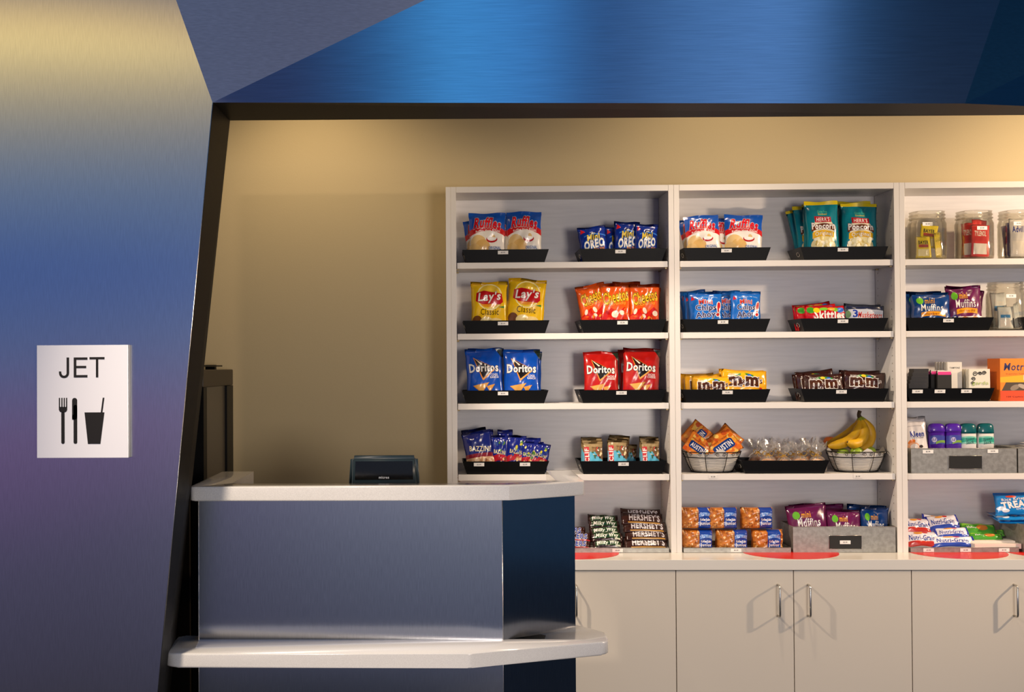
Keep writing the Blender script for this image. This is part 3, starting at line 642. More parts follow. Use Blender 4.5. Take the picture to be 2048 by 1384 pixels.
def energy(n): return package('energy_bar', 46, 72, 11, '#9c8458', [
    ('R', 0, 0, 46, 48, '#58b8d8'), ('R', 2, 14, 14, 60, '#c8202a'), T('CLIF', 8, 40, 32, 9.5, W_, rot=90, b=.06), T('BAR', 8, 20, 8, 5, W_, rot=90, b=.04),
    ('P', [(20, 60), (46, 60), (46, 28), (38, 34), (30, 44)], '#7a5a34')]+dots(random.Random(n), 22, 22, 44, 34, 58, (1, 3), ['#e8d0a0', '#2c1c12', '#c83a2a', '#a07844', '#3c6a2c', W_]), seed=n, fin='matte')
def popc(n): return package('tall_popcorn_bag', 72, 112, 26, '#0c7c8c', [
    ('R', 0, 105, 72, 112, '#e0c81c'), T('Gluten Free', 36, 91, 22, 5, '#5ac89c', b=.02), T('Goodness!', 36, 86, 20, 4, '#d8d43c', b=.02),
    ('P', [(14, 36), (14, 64), (22, 76), (52, 76), (60, 64), (60, 36)], '#e8e0c4'),
    ('P', [(19, 70), (18, 82), (54, 80), (55, 70)], '#b8202a'), T("HERR'S", 36.5, 75.5, 28, 7.5, W_, b=.02),
    ('P', swoosh(10, 64, 52, 62, 6), '#6a3014'), T('Popcorn', 37, 61, 50, 14, W_, b=.07, fan=.15, out=[(.14, '#5a2c14')]),
    ('P', swoosh(12, 62, 38, 50, 5), '#e0b022'), T('Original', 37, 47, 38, 9.5, '#f8f0d8', b=.04, arc=.25, out=[(.1, '#5a3010')]),
    ('E', 36, 26, 27, 17, '#e9dca0')]+dots(random.Random(n), 46, 13, 59, 14, 40, (2.5, 4.6), ['#f6efc8', '#efe2a4', '#d8c06c', '#fbf6dc']), seed=n)
def cookie_c(n): return package('chip_cookie_pouch', 66, 78, 20, '#1a6ecc', [
    ('P', [(5, 60), (13, 62), (7, 69)], '#d8232a'), T('Real Chocolate Chip Cookies', 38, 66, 40, 3.5, '#a8d0f4', arc=.6, b=.01),
    T('Mini', 33, 57, 26, 9, '#d03a30', arc=.2, b=.05, out=[(.11, W_)]), T('Chips', 33, 44, 40, 14, '#14235e', b=.05, out=[(.12, W_)]), T('Ahoy', 32, 30, 38, 14, '#14235e', b=.05, rot=4, out=[(.12, W_)]),
    T('!', 58, 42, 5, 26, '#c41c20', b=.05, sh=.15, out=[(.12, W_)])], seed=n)
def fruitc(n): return package('red_candy_pack', 84, 44, 14, '#c8101c', [T('Skittles', 50, 27, 62, 17, W_, b=.07, out=[(.1, '#8c0a12')]), ('E', 12, 36, 8, 6, '#3c9a2c'), ('E', 24, 36, 7, 5, '#e8c81c'), ('E', 72, 36, 8, 5, '#2c6ac8'), ('E', 62, 37, 6, 4, '#6ab82c'), ('E', 38, 38, 9, 3, '#7cc83c'), ('E', 54, 38, 8, 3, '#e89a2c')], 'lr', n, crimp=.05)
def nougat(n): return package('silver_candy_bar', 82, 44, 14, '#3c4250', [('P', swoosh(8, 80, 14, 35, 3), '#c4c8d4'), T('3', 22, 28, 9, 14, '#1c3aa0', b=.06), T('Musketeers', 53, 26, 50, 11, '#b8141c', b=.04, sh=.2, out=[(.1, W_)]), ('R', 4, 37, 78, 42, '#1e2748'), ('E', 8, 26, 5, 7, '#6c9060')], 'lr', n, crimp=.05)
def mm(n, col): 
    S1 = [T('m', 25, 33, 22, 16, '#4a2410', b=.10, out=[(.17, W_)]), T('&', 41, 32, 7, 10, '#4a2410', b=.05, out=[(.12, W_)]), T('m', 57, 34, 22, 16, '#4a2410', b=.10, out=[(.17, W_)]), T("'s", 73, 37, 8, 12, '#4a2410', b=.03, out=[(.12, W_)])]
    lf = [('R', a-2, 25+d, a+4, 28+d, '#4a2410') for a, d in ((16, .5), (23.5, .5), (31.5, .5), (48, 1.5), (55.5, 1.5), (63.5, 1.5))]
    return package('candy_bag', 86, 56, 16, col, [('P', swoosh(26, 60, 43, 47, 3), '#3a8a3c'), ('E', 40, 47, 5, 3, '#e8c01c'), ('E', 52, 46, 4, 3, '#2c6ac8'), T('PEANUT' if col == '#f4b21c' else 'MILK CHOCOLATE', 22, 46, 18, 3.5, W_, b=.03)]+S1+lf+dots(random.Random(n), 5, 58, 76, 13, 21, (2, 3.5), ['#c8141c', '#e8a81c', '#3a8a3c']), 'lr', n, crimp=.05)
def crack(n): return package('cracker_pack', 64, 62, 14, '#e8862a', dots(random.Random(n), 26, 4, 60, 4, 58, (3, 7), ['#f0a83c', '#e8b84c', '#d86a1c', '#f4c860', '#c8541c'])+[('P', rr(9, 14, 55, 36, 5), '#16397c'), T('AUSTIN', 32, 25, 38, 13, W_, b=.04), T('Cheese Crackers', 32, 43, 46, 5, '#8c2c10', b=.02)], 'lr', n, crimp=.04)
def crumb(n, side):
    x = 30 if side else 36
    return package('crumb_cake', 66, 42, 36, '#c8782c', dots(random.Random(n), 110, 2, 64, 2, 40, (.8, 2.6), ['#e0a050', '#a85c1c', '#efc890', '#b86a24', '#d89040', '#8c4a18'])+[('R', x, 0, x+27, 42, '#15409c'), ('P', swoosh(x+1, x+26, 24, 31, 3), '#2c6cc8'), T('TASTYKAKE', x+13.5, 29, 25, 6, '#bcd4f0', arc=.5, b=.04), T('Koffee Kake', x+13.5, 20, 20, 4.5, W_, b=.06), T('Junior', x+13.5, 12, 22, 8, W_, b=.05)], 'lr', n, crimp=.03, wr=.5, pinch=.015)
def muff(n, col, txt, wh='#ece2d8'): return package('mini_muffin_pouch', 78, 60, 20, col, [
    ('R', 0, 0, 78, 17, wh), ('E', 17, 46, 7, 5.5, '#6ab82c'), T('mini', 36, 46, 18, 8, '#f0a81c', b=.03), T('Muffins', 40, 35, 44, 11, W_, b=.02), ('P', swoosh(18, 66, 20, 27, 2), '#f0a020'), T(txt, 42, 24.5, 36, 4.5, '#7c2c14', b=.03),
    ('E', 14, 13, 7, 7, '#2a1a6c'), T('5', 14, 14, 5, 7, W_, b=.05), ('E', 36, 9, 12, 8, '#b8743c'), ('E', 60, 9, 12, 8, '#c07c40'), ('E', 36, 11, 7, 4, '#d89a5c'), ('E', 60, 11, 7, 4, '#d89a5c'), ('E', 33, 9, 1.5, 1.2, '#3c1c10'), ('E', 62, 10, 1.5, 1.2, '#3c1c10')], 'tb', n)
def choc(n, word, col, tc, ex=()): return package('chocolate_bar', 90, 26, 9, col, [T(word, 50, 14, 66, 13, tc, b=.07, **dict(ex)), ('R', 14, 2.5, 84, 5, '#c8943c')], 'lr', n, crimp=.03, wr=.7)
def milky(n): return package('chocolate_bar', 68, 24, 12, '#2c1410', [('P', swoosh(6, 62, 5, 19, 2), '#1c3c1c'), T('Milky Way', 34, 12, 48, 11, W_, b=.05, sh=.2, rot=3, out=[(.12, '#2c7a2c')]), ('R', 50, 4, 62, 8, '#c8ccb8')], 'lr', n, crimp=.04)
def peanutb(n): return package('chocolate_bar', 84, 22, 11, '#32140f', [T('SNICKERS', 42, 11, 64, 11, '#1c3a9c', b=.06, sh=.15, out=[(.14, W_)]), ('R', 4, 2, 80, 4, '#b81c24')], 'lr', n, crimp=.04)
def cereal(n, acc): return package('cereal_bar', 74, 32, 14, '#eceaf0', [('R', 0, 0, 5, 32, '#2434a0'), ('R', 70, 0, 74, 32, '#2434a0'), ('P', swoosh(5, 70, 0, 9, 2), acc), T('Nutri-Grain', 36, 17, 52, 10, '#1c3c9c', b=.035), ('E', 30, 27, 9, 3, '#e8a040'), ('E', 44, 28, 6, 2.4, '#c8342c')], 'lr', n, crimp=.04)
def granola(n): return package('granola_bar', 74, 26, 12, '#4ca02c', [('E', 44, 14, 12, 6, '#c87c2c'), ('P', swoosh(5, 70, 18, 23, 2), '#8cc83c'), T('Valley', 22, 13, 20, 6, W_, b=.03)], 'lr', n, crimp=.04)
def crisp(n): return package('rice_treat_bag', 92, 78, 20, '#1a86d0', [('R', 0, 70, 92, 78, '#125ea4'), ('E', 36, 64, 12, 4, '#d84a28'), T("Rice Krispies", 48, 55, 66, 12, W_, rot=6, b=.05, out=[(.1, '#0c4c94')]), T('TREATS', 50, 38, 74, 22, W_, rot=8, b=.09, out=[(.14, '#0c4c94')]), T('Original', 62, 22, 34, 8, W_, sh=.2, rot=6, b=.03), ('E', 12, 24, 10, 7, '#d8ecf8'), ('E', 22, 16, 8, 6, '#f0f8fc')], 'tb', n)
def packet(n, col, word, tc, bc): return package('sealed_packet', 44, 52, 3, col, [('R', 8, 26, 36, 33, bc), T(word, 22, 38, 28, 8, tc, b=.05), ('R', 6, 5, 38, 22, '#f0e8b8' if col == '#e4d01c' else '#f4f0ee')], 'tb', n, crimp=.04)
def gridbox(name, W, H, TT, base, art): return package(name, W, H, TT, base, art, 'box', 1, 'paper')

def place(me, name, label, cat, group, x0, x1, yt, Y, zf=None, yb=None, lean=7., roll=0., yaw=0., sy=1., fit=False):
    xc = (x0+x1)/2
    if zf is None: zf = az(xc, yb, Y)
    W, H, TT = me['wh']; o = bpy.data.objects.new(name, me); C.objects.link(o)
    X = ax(xc, yt, Y); h = az(xc, yt, Y)-zf; l = math.radians(lean)
    o.scale = ((ax(x1, yt, Y)-ax(x0, yt, Y))/W, sy, h/(H*math.cos(l)))
    hw = (ax(x1, yt, Y)-ax(x0, yt, Y))/2; hz_ = az(xc, yt, Y)-zf; dx = 0
    if fit:
        for tr in TRAYS:
            if abs(tr[1]-zf) < .01 and tr[0]-TWb/2-.05 < X < tr[0]+TWb/2+.05:
                ex = .004 if hz_ > .15 else -.010
                lo, hi = tr[0]-TWb/2+ex+hw, tr[0]+TWb/2-ex-hw
                if lo > hi: lo = hi = (lo+hi)/2
                dx = min(max(X, lo), hi)-X
    for bx_, bz_, bw_ in BINS:
        if 0 < zf-bz_ < .02 and abs(X-bx_) < bw_/2+.03 and name != 'crumb_cake':
            lo, hi = bx_-bw_/2+.004+hw, bx_+bw_/2-.004-hw; dx = min(max(X, lo), hi)-X
    for a, b in ((.0435, .9185), (.9635, 1.8385), (1.8835, 2.7585)):
        if a-.03 < X < b+.03:
            if X-hw < a+.001: dx = max(dx, a+.001+hw-X)
            if X+hw > b-.001: dx = min(dx, b-.001-hw-X)
    top = 0
    for a, b in ((.0435, .9185), (.9635, 1.8385), (1.8835, 2.7585)):
        if a-.03 < X < b+.03: top = max(0, a+.0015+hw-X)+min(0, b-.0015-hw-X)
    rr_ = math.degrees(math.atan2(top-dx, hz_)); cap_ = 9 if hz_ > .15 else 2.5
    roll += max(-cap_, min(cap_, rr_)); X += dx; zf += hw*abs(math.sin(math.radians(roll)))
    o.location = (X, Y, zf); o.rotation_euler = (-l, math.radians(roll), math.radians(yaw))
    return tagg(o, label, cat, group)
def fl(s): return SZ[s]+.0055
def row(meshes, name, cat, group, shelf, specs, lean=7.):
    for i, s in enumerate(specs):
        k, x0, x1, yt, Y, lab = s[:6]; e = s[6] if len(s) > 6 else {}
        o = place(meshes[k], name, lab, cat, group, x0, x1, yt, Y, zf=fl(shelf), **dict({'lean': lean, 'fit': True, 'sy': min(1, (.036 if Y < .07 else .026)/meshes[k]['wh'][2])}, **e))
RG = [ridged(1), ridged(2)]
row(RG, 'chip_bag', 'chip bag', 'red white and blue chip bags, leftmost unit', 4, [
    (0, 937, 1012, 425, .05, 'red white and blue chip bag, front left in the top left tray'),
    (1, 1013, 1084, 422, .05, 'red white and blue chip bag, front right in the top left tray'),
    (1, 925, 985, 441, .10, 'chip bag peeking out behind the left one in the top left tray'),
    (0, 958, 1020, 428, .14, 'hidden chip bag at the back of the top left tray')])
row(RG, 'chip_bag', 'chip bag', 'red white and blue chip bags, middle unit', 4, [
    (1, 1371, 1442, 432, .05, 'red white and blue chip bag, front left, middle shelf unit', {'roll': -2}),
    (0, 1447, 1525, 430, .05, 'red white and blue chip bag, front right, middle shelf unit', {'roll': 2}),
    (0, 1353, 1408, 440, .10, 'chip bag half hidden by the partition in the middle unit'),
    (1, 1410, 1470, 436, .095, 'chip bag behind the gap between two front bags, middle unit')])
CM = [cookie_m(1), cookie_m(4)]
row(CM, 'cookie_pouch', 'cookie pouch', 'mini cookie pouches on the top shelf', 4, [
    (0, 1155, 1212, 455, .05, 'navy mini cookie pouch at the left end of its tray', {'roll': -3}),
    (1, 1210, 1255, 453, .10, 'navy mini cookie pouch behind the gap, second row'),
    (0, 1225, 1277, 444, .066, 'tallest navy mini cookie pouch in the middle of the tray', {'roll': 3}),
    (1, 1266, 1313, 449, .047, 'navy mini cookie pouch in front at the right end', {'roll': 4}),
    (0, 1285, 1316, 450, .11, 'navy mini cookie pouch behind the right end pouch'),
    (1, 1160, 1208, 458, .10, 'navy mini cookie pouch hidden behind the leftmost one')])
CL = [classic(1), classic(5)]
row(CL, 'chip_bag', 'chip bag', 'yellow chip bags', 3, [
    (0, 941, 1016, 563, .05, 'yellow chip bag with red banner, left of the pair'),
    (1, 1018, 1095, 560, .05, 'yellow chip bag with red banner, right of the pair'),
    (0, 985, 1045, 600, .12, 'low yellow chip bag glimpsed in the gap between the pair')])
PU = [puffs(1), puffs(2)]
row(PU, 'snack_bag', 'snack bag', 'orange snack bags', 3, [
    (0, 1151, 1211, 573, .055, 'orange snack bag, front left of three', {'roll': -2}),
    (1, 1198, 1261, 567, .045, 'orange snack bag in the middle, overlapping its left neighbour', {'roll': 1}),
    (0, 1257, 1319, 568, .047, 'orange snack bag, front right of three', {'roll': 1}),
    (1, 1141, 1196, 574, .105, 'orange snack bag behind the front left one'),
    (0, 1226, 1282, 563, .105, 'orange snack bag behind between the middle and right ones'),
    (1, 1270, 1324, 574, .10, 'orange snack bag behind at the far right of its tray')])
TB = [tort(1, '#0c4eb8', '#2a1a10', 'COOL', 'RANCH'), tort(6, '#0c4eb8', '#2a1a10', 'COOL', 'RANCH')]
row(TB, 'tortilla_chip_bag', 'chip bag', 'blue tortilla chip bags', 2, [
    (0, 929, 1004, 699, .05, 'blue tortilla chip bag, front left'), (1, 1006, 1081, 699, .05, 'blue tortilla chip bag, front right'),
    (1, 936, 1008, 697, .105, 'blue tortilla chip bag behind the front left one'), (0, 1012, 1085, 704, .105, 'blue tortilla chip bag behind the front right one')])
TR_ = [tort(2, '#bc1812', '#3a0c08', 'NACHO', 'CHEESE'), tort(9, '#bc1812', '#3a0c08', 'NACHO', 'CHEESE')]
row(TR_, 'tortilla_chip_bag', 'chip bag', 'red tortilla chip bags', 2, [
    (0, 1167, 1238, 703, .05, 'red tortilla chip bag, front left'), (1, 1246, 1321, 698, .05, 'red tortilla chip bag, front right', {'roll': 1}),
    (0, 1237, 1300, 698, .105, 'red tortilla chip bag behind the front right one')])
row([TB[0]], 'tortilla_chip_bag', 'chip bag', None, 2, [(0, 1292, 1323, 735, .14, 'small blue bag corner behind the red tortilla chip bags')])
NL = [nuts_l(1)]; NS = [nuts_s(i) for i in range(3)]
row(NL, 'nut_bag', 'nut bag', 'large navy nut bags', 1, [
    (0, 919, 979, 868, .048, 'large navy nut bag with cream lettering at the left end', {'roll': -1}),
    (0, 927, 985, 864, .085, 'large navy nut bag behind the lettered one', {'roll': 1}), (0, 920, 970, 861, .12, 'large navy nut bag at the very back of its tray')], 6)
row(NS, 'nut_bag', 'nut bag', 'small navy nut bags', 1, [
    (0, 981, 1017, 871, .05, 'small navy nut bag just right of the large lettered one'),
    (1, 995, 1026, 860, .085, 'tallest small navy nut bag, standing up in the middle'),
    (2, 1010, 1050, 872, .052, 'small navy nut bag with red band, front middle', {'roll': 3}),
    (0, 1045, 1082, 876, .082, 'small navy nut bag behind, right of the middle'),
    (1, 1036, 1072, 885, .048, 'small navy nut bag leaning, second from the right end', {'roll': 6}),
    (2, 1060, 1096, 889, .048, 'lowest small navy nut bag at the right end', {'roll': 8}),
    (0, 1052, 1088, 884, .11, 'small navy nut bag at the back right of its tray')])
EN = [energy(1), energy(8)]
for gi, (a, b, t, w) in enumerate(((1167, 1207, 885, 'left'), (1214, 1254, 882, 'middle'), (1283, 1320, 884, 'right'))):
    for k in range(4):
        place(EN[k % 2], 'energy_bar', '%s energy bar in the %s cluster of its tray' % (('frontmost', 'second', 'third', 'rearmost')[k], w), 'energy bar', 'energy bars', a-k*2+(3 if gi == 1 else 0)*k*.8, b-k*1.5+(3 if gi == 1 else 0)*k*.8, t-k*3.2, .045+k*.026, zf=fl(1), lean=10, roll=(-1, 1.5, 0)[gi]+k*.8)
place(EN[0], 'energy_bar', 'low blue and tan energy bar between middle and right clusters', 'energy bar', 'energy bars', 1244, 1271, 890, .155, zf=fl(1), lean=8, roll=5)
PO = [popc(1), popc(2)]
row(PO, 'popcorn_bag', 'popcorn bag', 'teal popcorn bags', 4, [
    (0, 1612, 1680, 402, .05, 'teal popcorn bag, front left', {'roll': -1}), (1, 1682, 1755, 406, .05, 'teal popcorn bag, front right', {'roll': 1}),
    (1, 1572, 1634, 419, .155, 'teal popcorn bag at the far left back', {'roll': -2}), (0, 1586, 1648, 412, .125, 'teal popcorn bag, third from the left back'), (1, 1606, 1670, 406, .092, 'teal popcorn bag right behind the front left one'),
    (0, 1678, 1744, 402, .105, 'teal popcorn bag behind the front right one')], 5)
CC_ = [cookie_c(1), cookie_c(3)]
row(CC_, 'cookie_pouch', 'cookie pouch', 'light blue cookie pouches', 3, [
    (0, 1377, 1447, 584, .048, 'light blue cookie pouch, front left', {'roll': -1}), (1, 1460, 1522, 583, .048, 'light blue cookie pouch, front right', {'roll': 1}),
    (1, 1367, 1425, 585, .085, 'light blue cookie pouch behind the front left one'), (0, 1359, 1412, 583, .12, 'light blue cookie pouch at the back left by the partition'),
    (0, 1427, 1482, 581, .088, 'light blue cookie pouch behind the gap between the front two'), (1, 1446, 1506, 582, .125, 'light blue cookie pouch in the back row, right half')])
FR = [fruitc(1), fruitc(2)]
row(FR, 'candy_pack', 'candy pack', 'red candy packs', 3, [
    (0, 1610, 1692, 611, .045, 'red fruit candy pack with white lettering in front'), (1, 1583, 1664, 613, .085, 'red fruit candy pack, second from the front', {'roll': -2}), (0, 1579, 1655, 610, .12, 'red fruit candy pack at the back of its tray', {'roll': -4})])
NG = [nougat(1)]
row(NG, 'candy_bar', 'candy bar', 'silver candy bars', 3, [(0, 1693, 1773, 612, .045, 'silver candy bar in front beside the red candy'), (0, 1690, 1764, 609, .085, 'silver candy bar behind the front one')])
MY = [mm(1, '#f4b21c'), mm(2, '#f4b21c')]; MB = [mm(3, '#36160f'), mm(4, '#36160f')]
row(MY, 'candy_bag', 'candy bag', 'yellow candy bags', 2, [
    (0, 1384, 1464, 752, .045, 'yellow candy bag, lower one in front left'), (1, 1446, 1536, 742, .055, 'yellow candy bag, taller one at right', {'roll': 1}),
    (1, 1371, 1445, 749, .085, 'yellow candy bag behind the left one', {'roll': -2}), (0, 1359, 1428, 747, .12, 'yellow candy bag at the back by the partition'), (0, 1440, 1530, 741, .10, 'yellow candy bag behind the taller right one')], 8)
row(MB, 'candy_bag', 'candy bag', 'dark brown candy bags', 2, [
    (0, 1607, 1690, 747, .045, 'dark brown candy bag, front left'), (1, 1689, 1772, 746, .045, 'dark brown candy bag, front right', {'roll': 2}),
    (1, 1592, 1668, 744, .085, 'dark brown candy bag behind the front left one', {'roll': -3}), (0, 1579, 1650, 749, .12, 'dark brown candy bag at the back left end', {'roll': -5}), (0, 1680, 1762, 741, .09, 'dark brown candy bag behind the front right one')], 8)
# muffins
MP = [muff(1, '#6a1c50', 'chocolate chip'), muff(2, '#6a1c50', 'chocolate chip')]; MBl = [muff(3, '#0c3c7c', 'blueberry')]
row(MBl, 'muffin_pouch', 'muffin pouch', 'blue mini muffin pouches', 3, [(0, 1821, 1903, 585, .045, 'blue mini muffin pouch in front on the right unit', {'roll': 0}), (0, 1808, 1885, 583, .085, 'blue mini muffin pouch behind the front one, right unit')], 6)
row(MP, 'muffin_pouch', 'muffin pouch', 'purple mini muffin pouches', 3, [(0, 1895, 1967, 573, .05, 'purple mini muffin pouch beside the clear jar', {'roll': -2}), (1, 1896, 1974, 580, .09, 'purple mini muffin pouch behind, beside the clear jar')], 6)
zbn = ZC+.004
for (ms, a, b, t, Y, lb, rl) in ((MP[0], 1575, 1657, 1014, .055, 'purple mini muffin pouch, front left in the metal bin', -2), (MP[1], 1653, 1724, 1021, .05, 'purple mini muffin pouch, front middle in the metal bin', 1), (MP[1], 1585, 1650, 1010, .10, 'purple mini muffin pouch behind the front left one in the bin', -3),
        (MP[0], 1628, 1690, 1009, .135, 'dark purple muffin pouch at the back of the metal bin', 0), (MBl[0], 1720, 1778, 1017, .05, 'blue mini muffin pouch, front right in the metal bin', 2), (MBl[0], 1700, 1780, 1013, .10, 'blue mini muffin pouch behind the front right one in the bin', 0)):
    place(ms, 'muffin_pouch', lb, 'muffin pouch', 'mini muffin pouches in the metal bin', a, b, t, Y, zf=zbn, lean=8, roll=rl)
# crumb cakes, two rows
CK = [crumb(1, False), crumb(2, True)]
for r_, (yb_, Y, xs) in enumerate(((1103, .048, ((1360, 1424, 0), (1430, 1494, 0), (1502, 1565, 1))), (1060, .058, ((1338, 1408, 0), (1410, 1473, 0), (1480, 1544, 0))))):
    for j, (a, b, v) in enumerate(xs):
        place(CK[v], 'crumb_cake', '%s wrapped crumb cake in the %s row' % (('left', 'middle', 'right')[j], ('bottom', 'top')[r_]), 'cake', 'wrapped crumb cakes', a if a > 1350 else 1345, b, (1058, 1014)[r_], Y, zf=ZC+.0035+r_*.0868, lean=0, roll=(0, 0, 0)[j])
# chocolate bars, shingled piles
HB = [choc(1, "HERSHEY'S", '#34150e', '#e4e0e2'), choc(2, "HERSHEY'S", '#34150e', '#cfc8c8')]
for k, (a, b, t, bb, Y) in enumerate(((1249, 1337, 1077, 1097, .035), (1251, 1336, 1062, 1082, .055), (1247, 1333, 1047, 1067, .075), (1243, 1326, 1030, 1053, .095), (1242, 1322, 1021, 1042, .125))):
    place(HB[k % 2], 'chocolate_bar', '%s brown chocolate bar of the large pile' % ('bottom', 'second', 'third', 'fourth', 'topmost')[k], 'chocolate bar', 'brown chocolate bars, large pile', a, b, t, Y, yb=bb+(3 if k == 0 else 0), lean=42, roll=(0, .5, 1.5, 3, 2)[k])
MW = [milky(1), milky(2)]
for k, (a, b, t, bb, Y) in enumerate(((1186, 1247, 1080, 1099, .035), (1183, 1246, 1066, 1085, .05), (1180, 1241, 1056, 1073, .07), (1178, 1240, 1042, 1062, .09), (1176, 1236, 1032, 1050, .11))):
    place(MW[k % 2], 'chocolate_bar', '%s green-lettered chocolate bar of the middle pile' % ('bottom', 'second', 'third', 'fourth', 'topmost')[k], 'chocolate bar', 'green-lettered chocolate bars', a, b, t, Y, yb=bb, lean=40, roll=(0, 1, -1, 2, 2)[k])
SN = [peanutb(1)]
for k, (a, b, t, bb, Y) in enumerate(((1101, 1182, 1081, 1099, .035), (1102, 1184, 1067, 1085, .055), (1092, 1171, 1055, 1073, .08))):
    place(SN[0], 'chocolate_bar', '%s blue-lettered chocolate bar half behind the cash counter' % ('bottom', 'middle', 'top')[k], 'chocolate bar', 'blue-lettered chocolate bars', a, b, t, Y, yb=bb, lean=40, roll=(0, 1, 2)[k])
# cereal and granola bars
CB = [cereal(1, '#c83424'), cereal(2, '#3450b4')]; GR = [granola(1)]
for k, (m_, a, b, t, bb, Y, lb, rl) in enumerate(((CB[0], 1809, 1882, 1066, 1097, .04, 'white and red cereal bar, bottom left of its tray', 1), (CB[0], 1806, 1866, 1040, 1070, .085, 'white and red cereal bar above the bottom left one', 3), (CB[1], 1863, 1952, 1074, 1096, .035, 'white cereal bar, bottom middle', 0),
        (CB[1], 1872, 1940, 1058, 1080, .06, 'white cereal bar, second in the middle pile', -2), (CB[1], 1858, 1922, 1035, 1065, .09, 'white cereal bar with blue lettering, top of the middle pile', -4), (CB[0], 1845, 1905, 1037, 1062, .13, 'white cereal bar at the back between two piles', 8))):
    place(m_, 'cereal_bar', lb, 'cereal bar', 'white cereal bars', a, b, t, Y, yb=bb, lean=35, roll=rl)
for k, (a, b, t, bb, Y, lb, rl) in enumerate(((1940, 2008, 1070, 1082, .07, 'green granola bar lying lowest', 2), (1925, 1996, 1052, 1073, .09, 'green granola bar with tan picture on top', 3), (1945, 2012, 1064, 1076, .12, 'green granola bar behind the lowest', -3))):
    place(GR[0], 'granola_bar', lb, 'granola bar', 'green granola bars', a, b, t, Y, yb=bb, lean=50, roll=rl)
for k, (a, b, t, bb, Y, yw) in enumerate(((1940, 2034, 1085, 1095, .045, 2), (1928, 2022, 1079, 1089, .08, -3))):
    place(gridbox('flat_white_box', 92, 9, 40, '#e2d8cc', []) if k == 0 else o_.data, 'flat_carton', ('flat white carton in the cereal bar tray, front', 'flat white carton in the cereal bar tray, behind')[k], 'carton', 'flat white cartons', a, b, t, Y, yb=bb, lean=0, yaw=yw)
    o_ = C.objects[-1]
CR = [crisp(1), crisp(4)]
bm = bmesh.new(); box(bm, -.08, .08, -.07, .07, 0, .098, 0, .002); o = obj('storage_carton', bm, mat('blue_carton', '#2c6ca8', .5)); o.location = (rb_.location.x, rb_.location.y, ZC+.0032); o.rotation_euler = (0, 0, .14); tagg(o, 'blue carton under the rice treat bags at the right edge', 'carton')
def crp(k, lb, x0, x1, yt, Y, zf, lean, roll, sy=.6, sz=None):
    o = place(CR[k], 'rice_treat_bag', lb, 'snack bag', 'blue rice treat bags', x0, x1, yt, Y, zf=zf, lean=lean, roll=0, sy=sy)
    o.location.x = ax((x0+x1)/2, yt, Y); o.rotation_euler[1] = math.radians(roll); o.location.z = zf+.008
    if sz: o.scale[2] = sz
    return o
for k in range(2): o = crp(k, ('upper', 'lower')[k]+' blue rice treat bag lying flat at the right edge', 1997+k*3, 2078, 1020, .045-.004*k, ZC+.119-.0135*k, 82, 0, .35, .82)
crp(0, 'blue rice treat bag standing in front at the right edge', 1990, 2076, 990, .068, ZC+.136, 12, -1.5, .5); crp(1, 'blue rice treat bag standing behind at the right edge', 1998, 2084, 993, .115, ZC+.136, 12, 1, .5)
# ------------------------------------------------------------------ baskets, fruit and pastries on the fourth shelf
def clear_plastic(name, tint='#ffffff', gl=.16, rough=.06, bump=None, k_=.5, milky=0.):
    m = bpy.data.materials.new(name); m.use_nodes = True; nt = m.node_tree; N = nt.nodes; N.clear(); L = nt.links
    o = N.new('ShaderNodeOutputMaterial'); t = N.new('ShaderNodeBsdfTransparent'); g = N.new('ShaderNodeBsdfGlossy'); x = N.new('ShaderNodeMixShader'); lw = N.new('ShaderNodeLayerWeight')
    t.inputs[0].default_value = lin(tint); g.inputs['Roughness'].default_value = rough; lw.inputs[0].default_value = gl
    mu = N.new('ShaderNodeMath'); mu.operation = 'MULTIPLY'; mu.inputs[1].default_value = k_; L.new(lw.outputs['Fresnel'], mu.inputs[0])
    L.new(mu.outputs[0], x.inputs[0]); L.new(t.outputs[0], x.inputs[1]); L.new(g.outputs[0], x.inputs[2])
    df = N.new('ShaderNodeBsdfDiffuse'); df.inputs[0].default_value = lin('#f4f0ea'); y = N.new('ShaderNodeMixShader'); y.inputs[0].default_value = milky
    L.new(x.outputs[0], y.inputs[1]); L.new(df.outputs[0], y.inputs[2]); L.new(y.outputs[0], o.inputs[0])
    if bump:
        tc = N.new('ShaderNodeTexCoord'); n = N.new('ShaderNodeTexNoise'); n.inputs['Scale'].default_value = bump[0]; k = N.new('ShaderNodeBump'); k.inputs['Strength'].default_value = bump[1]; k.inputs['Distance'].default_value = .004
        L.new(tc.outputs['Object'], n.inputs[0]); L.new(n.outputs[0], k.inputs['Height']); L.new(k.outputs[0], g.inputs['Normal']); L.new(k.outputs[0], lw.inputs['Normal'])
    return m
CELLO = clear_plastic('cellophane', '#ffffff', .4, .14, (70, .9), .75, .13); PET = clear_plastic('clear_jar_plastic', '#f6f4ee', .3, .05, None, .5, .02)
RB, RTp, HB_ = .083, .122, .086
def rad(z): return RB+(RTp-RB)*(z/HB_)**.7
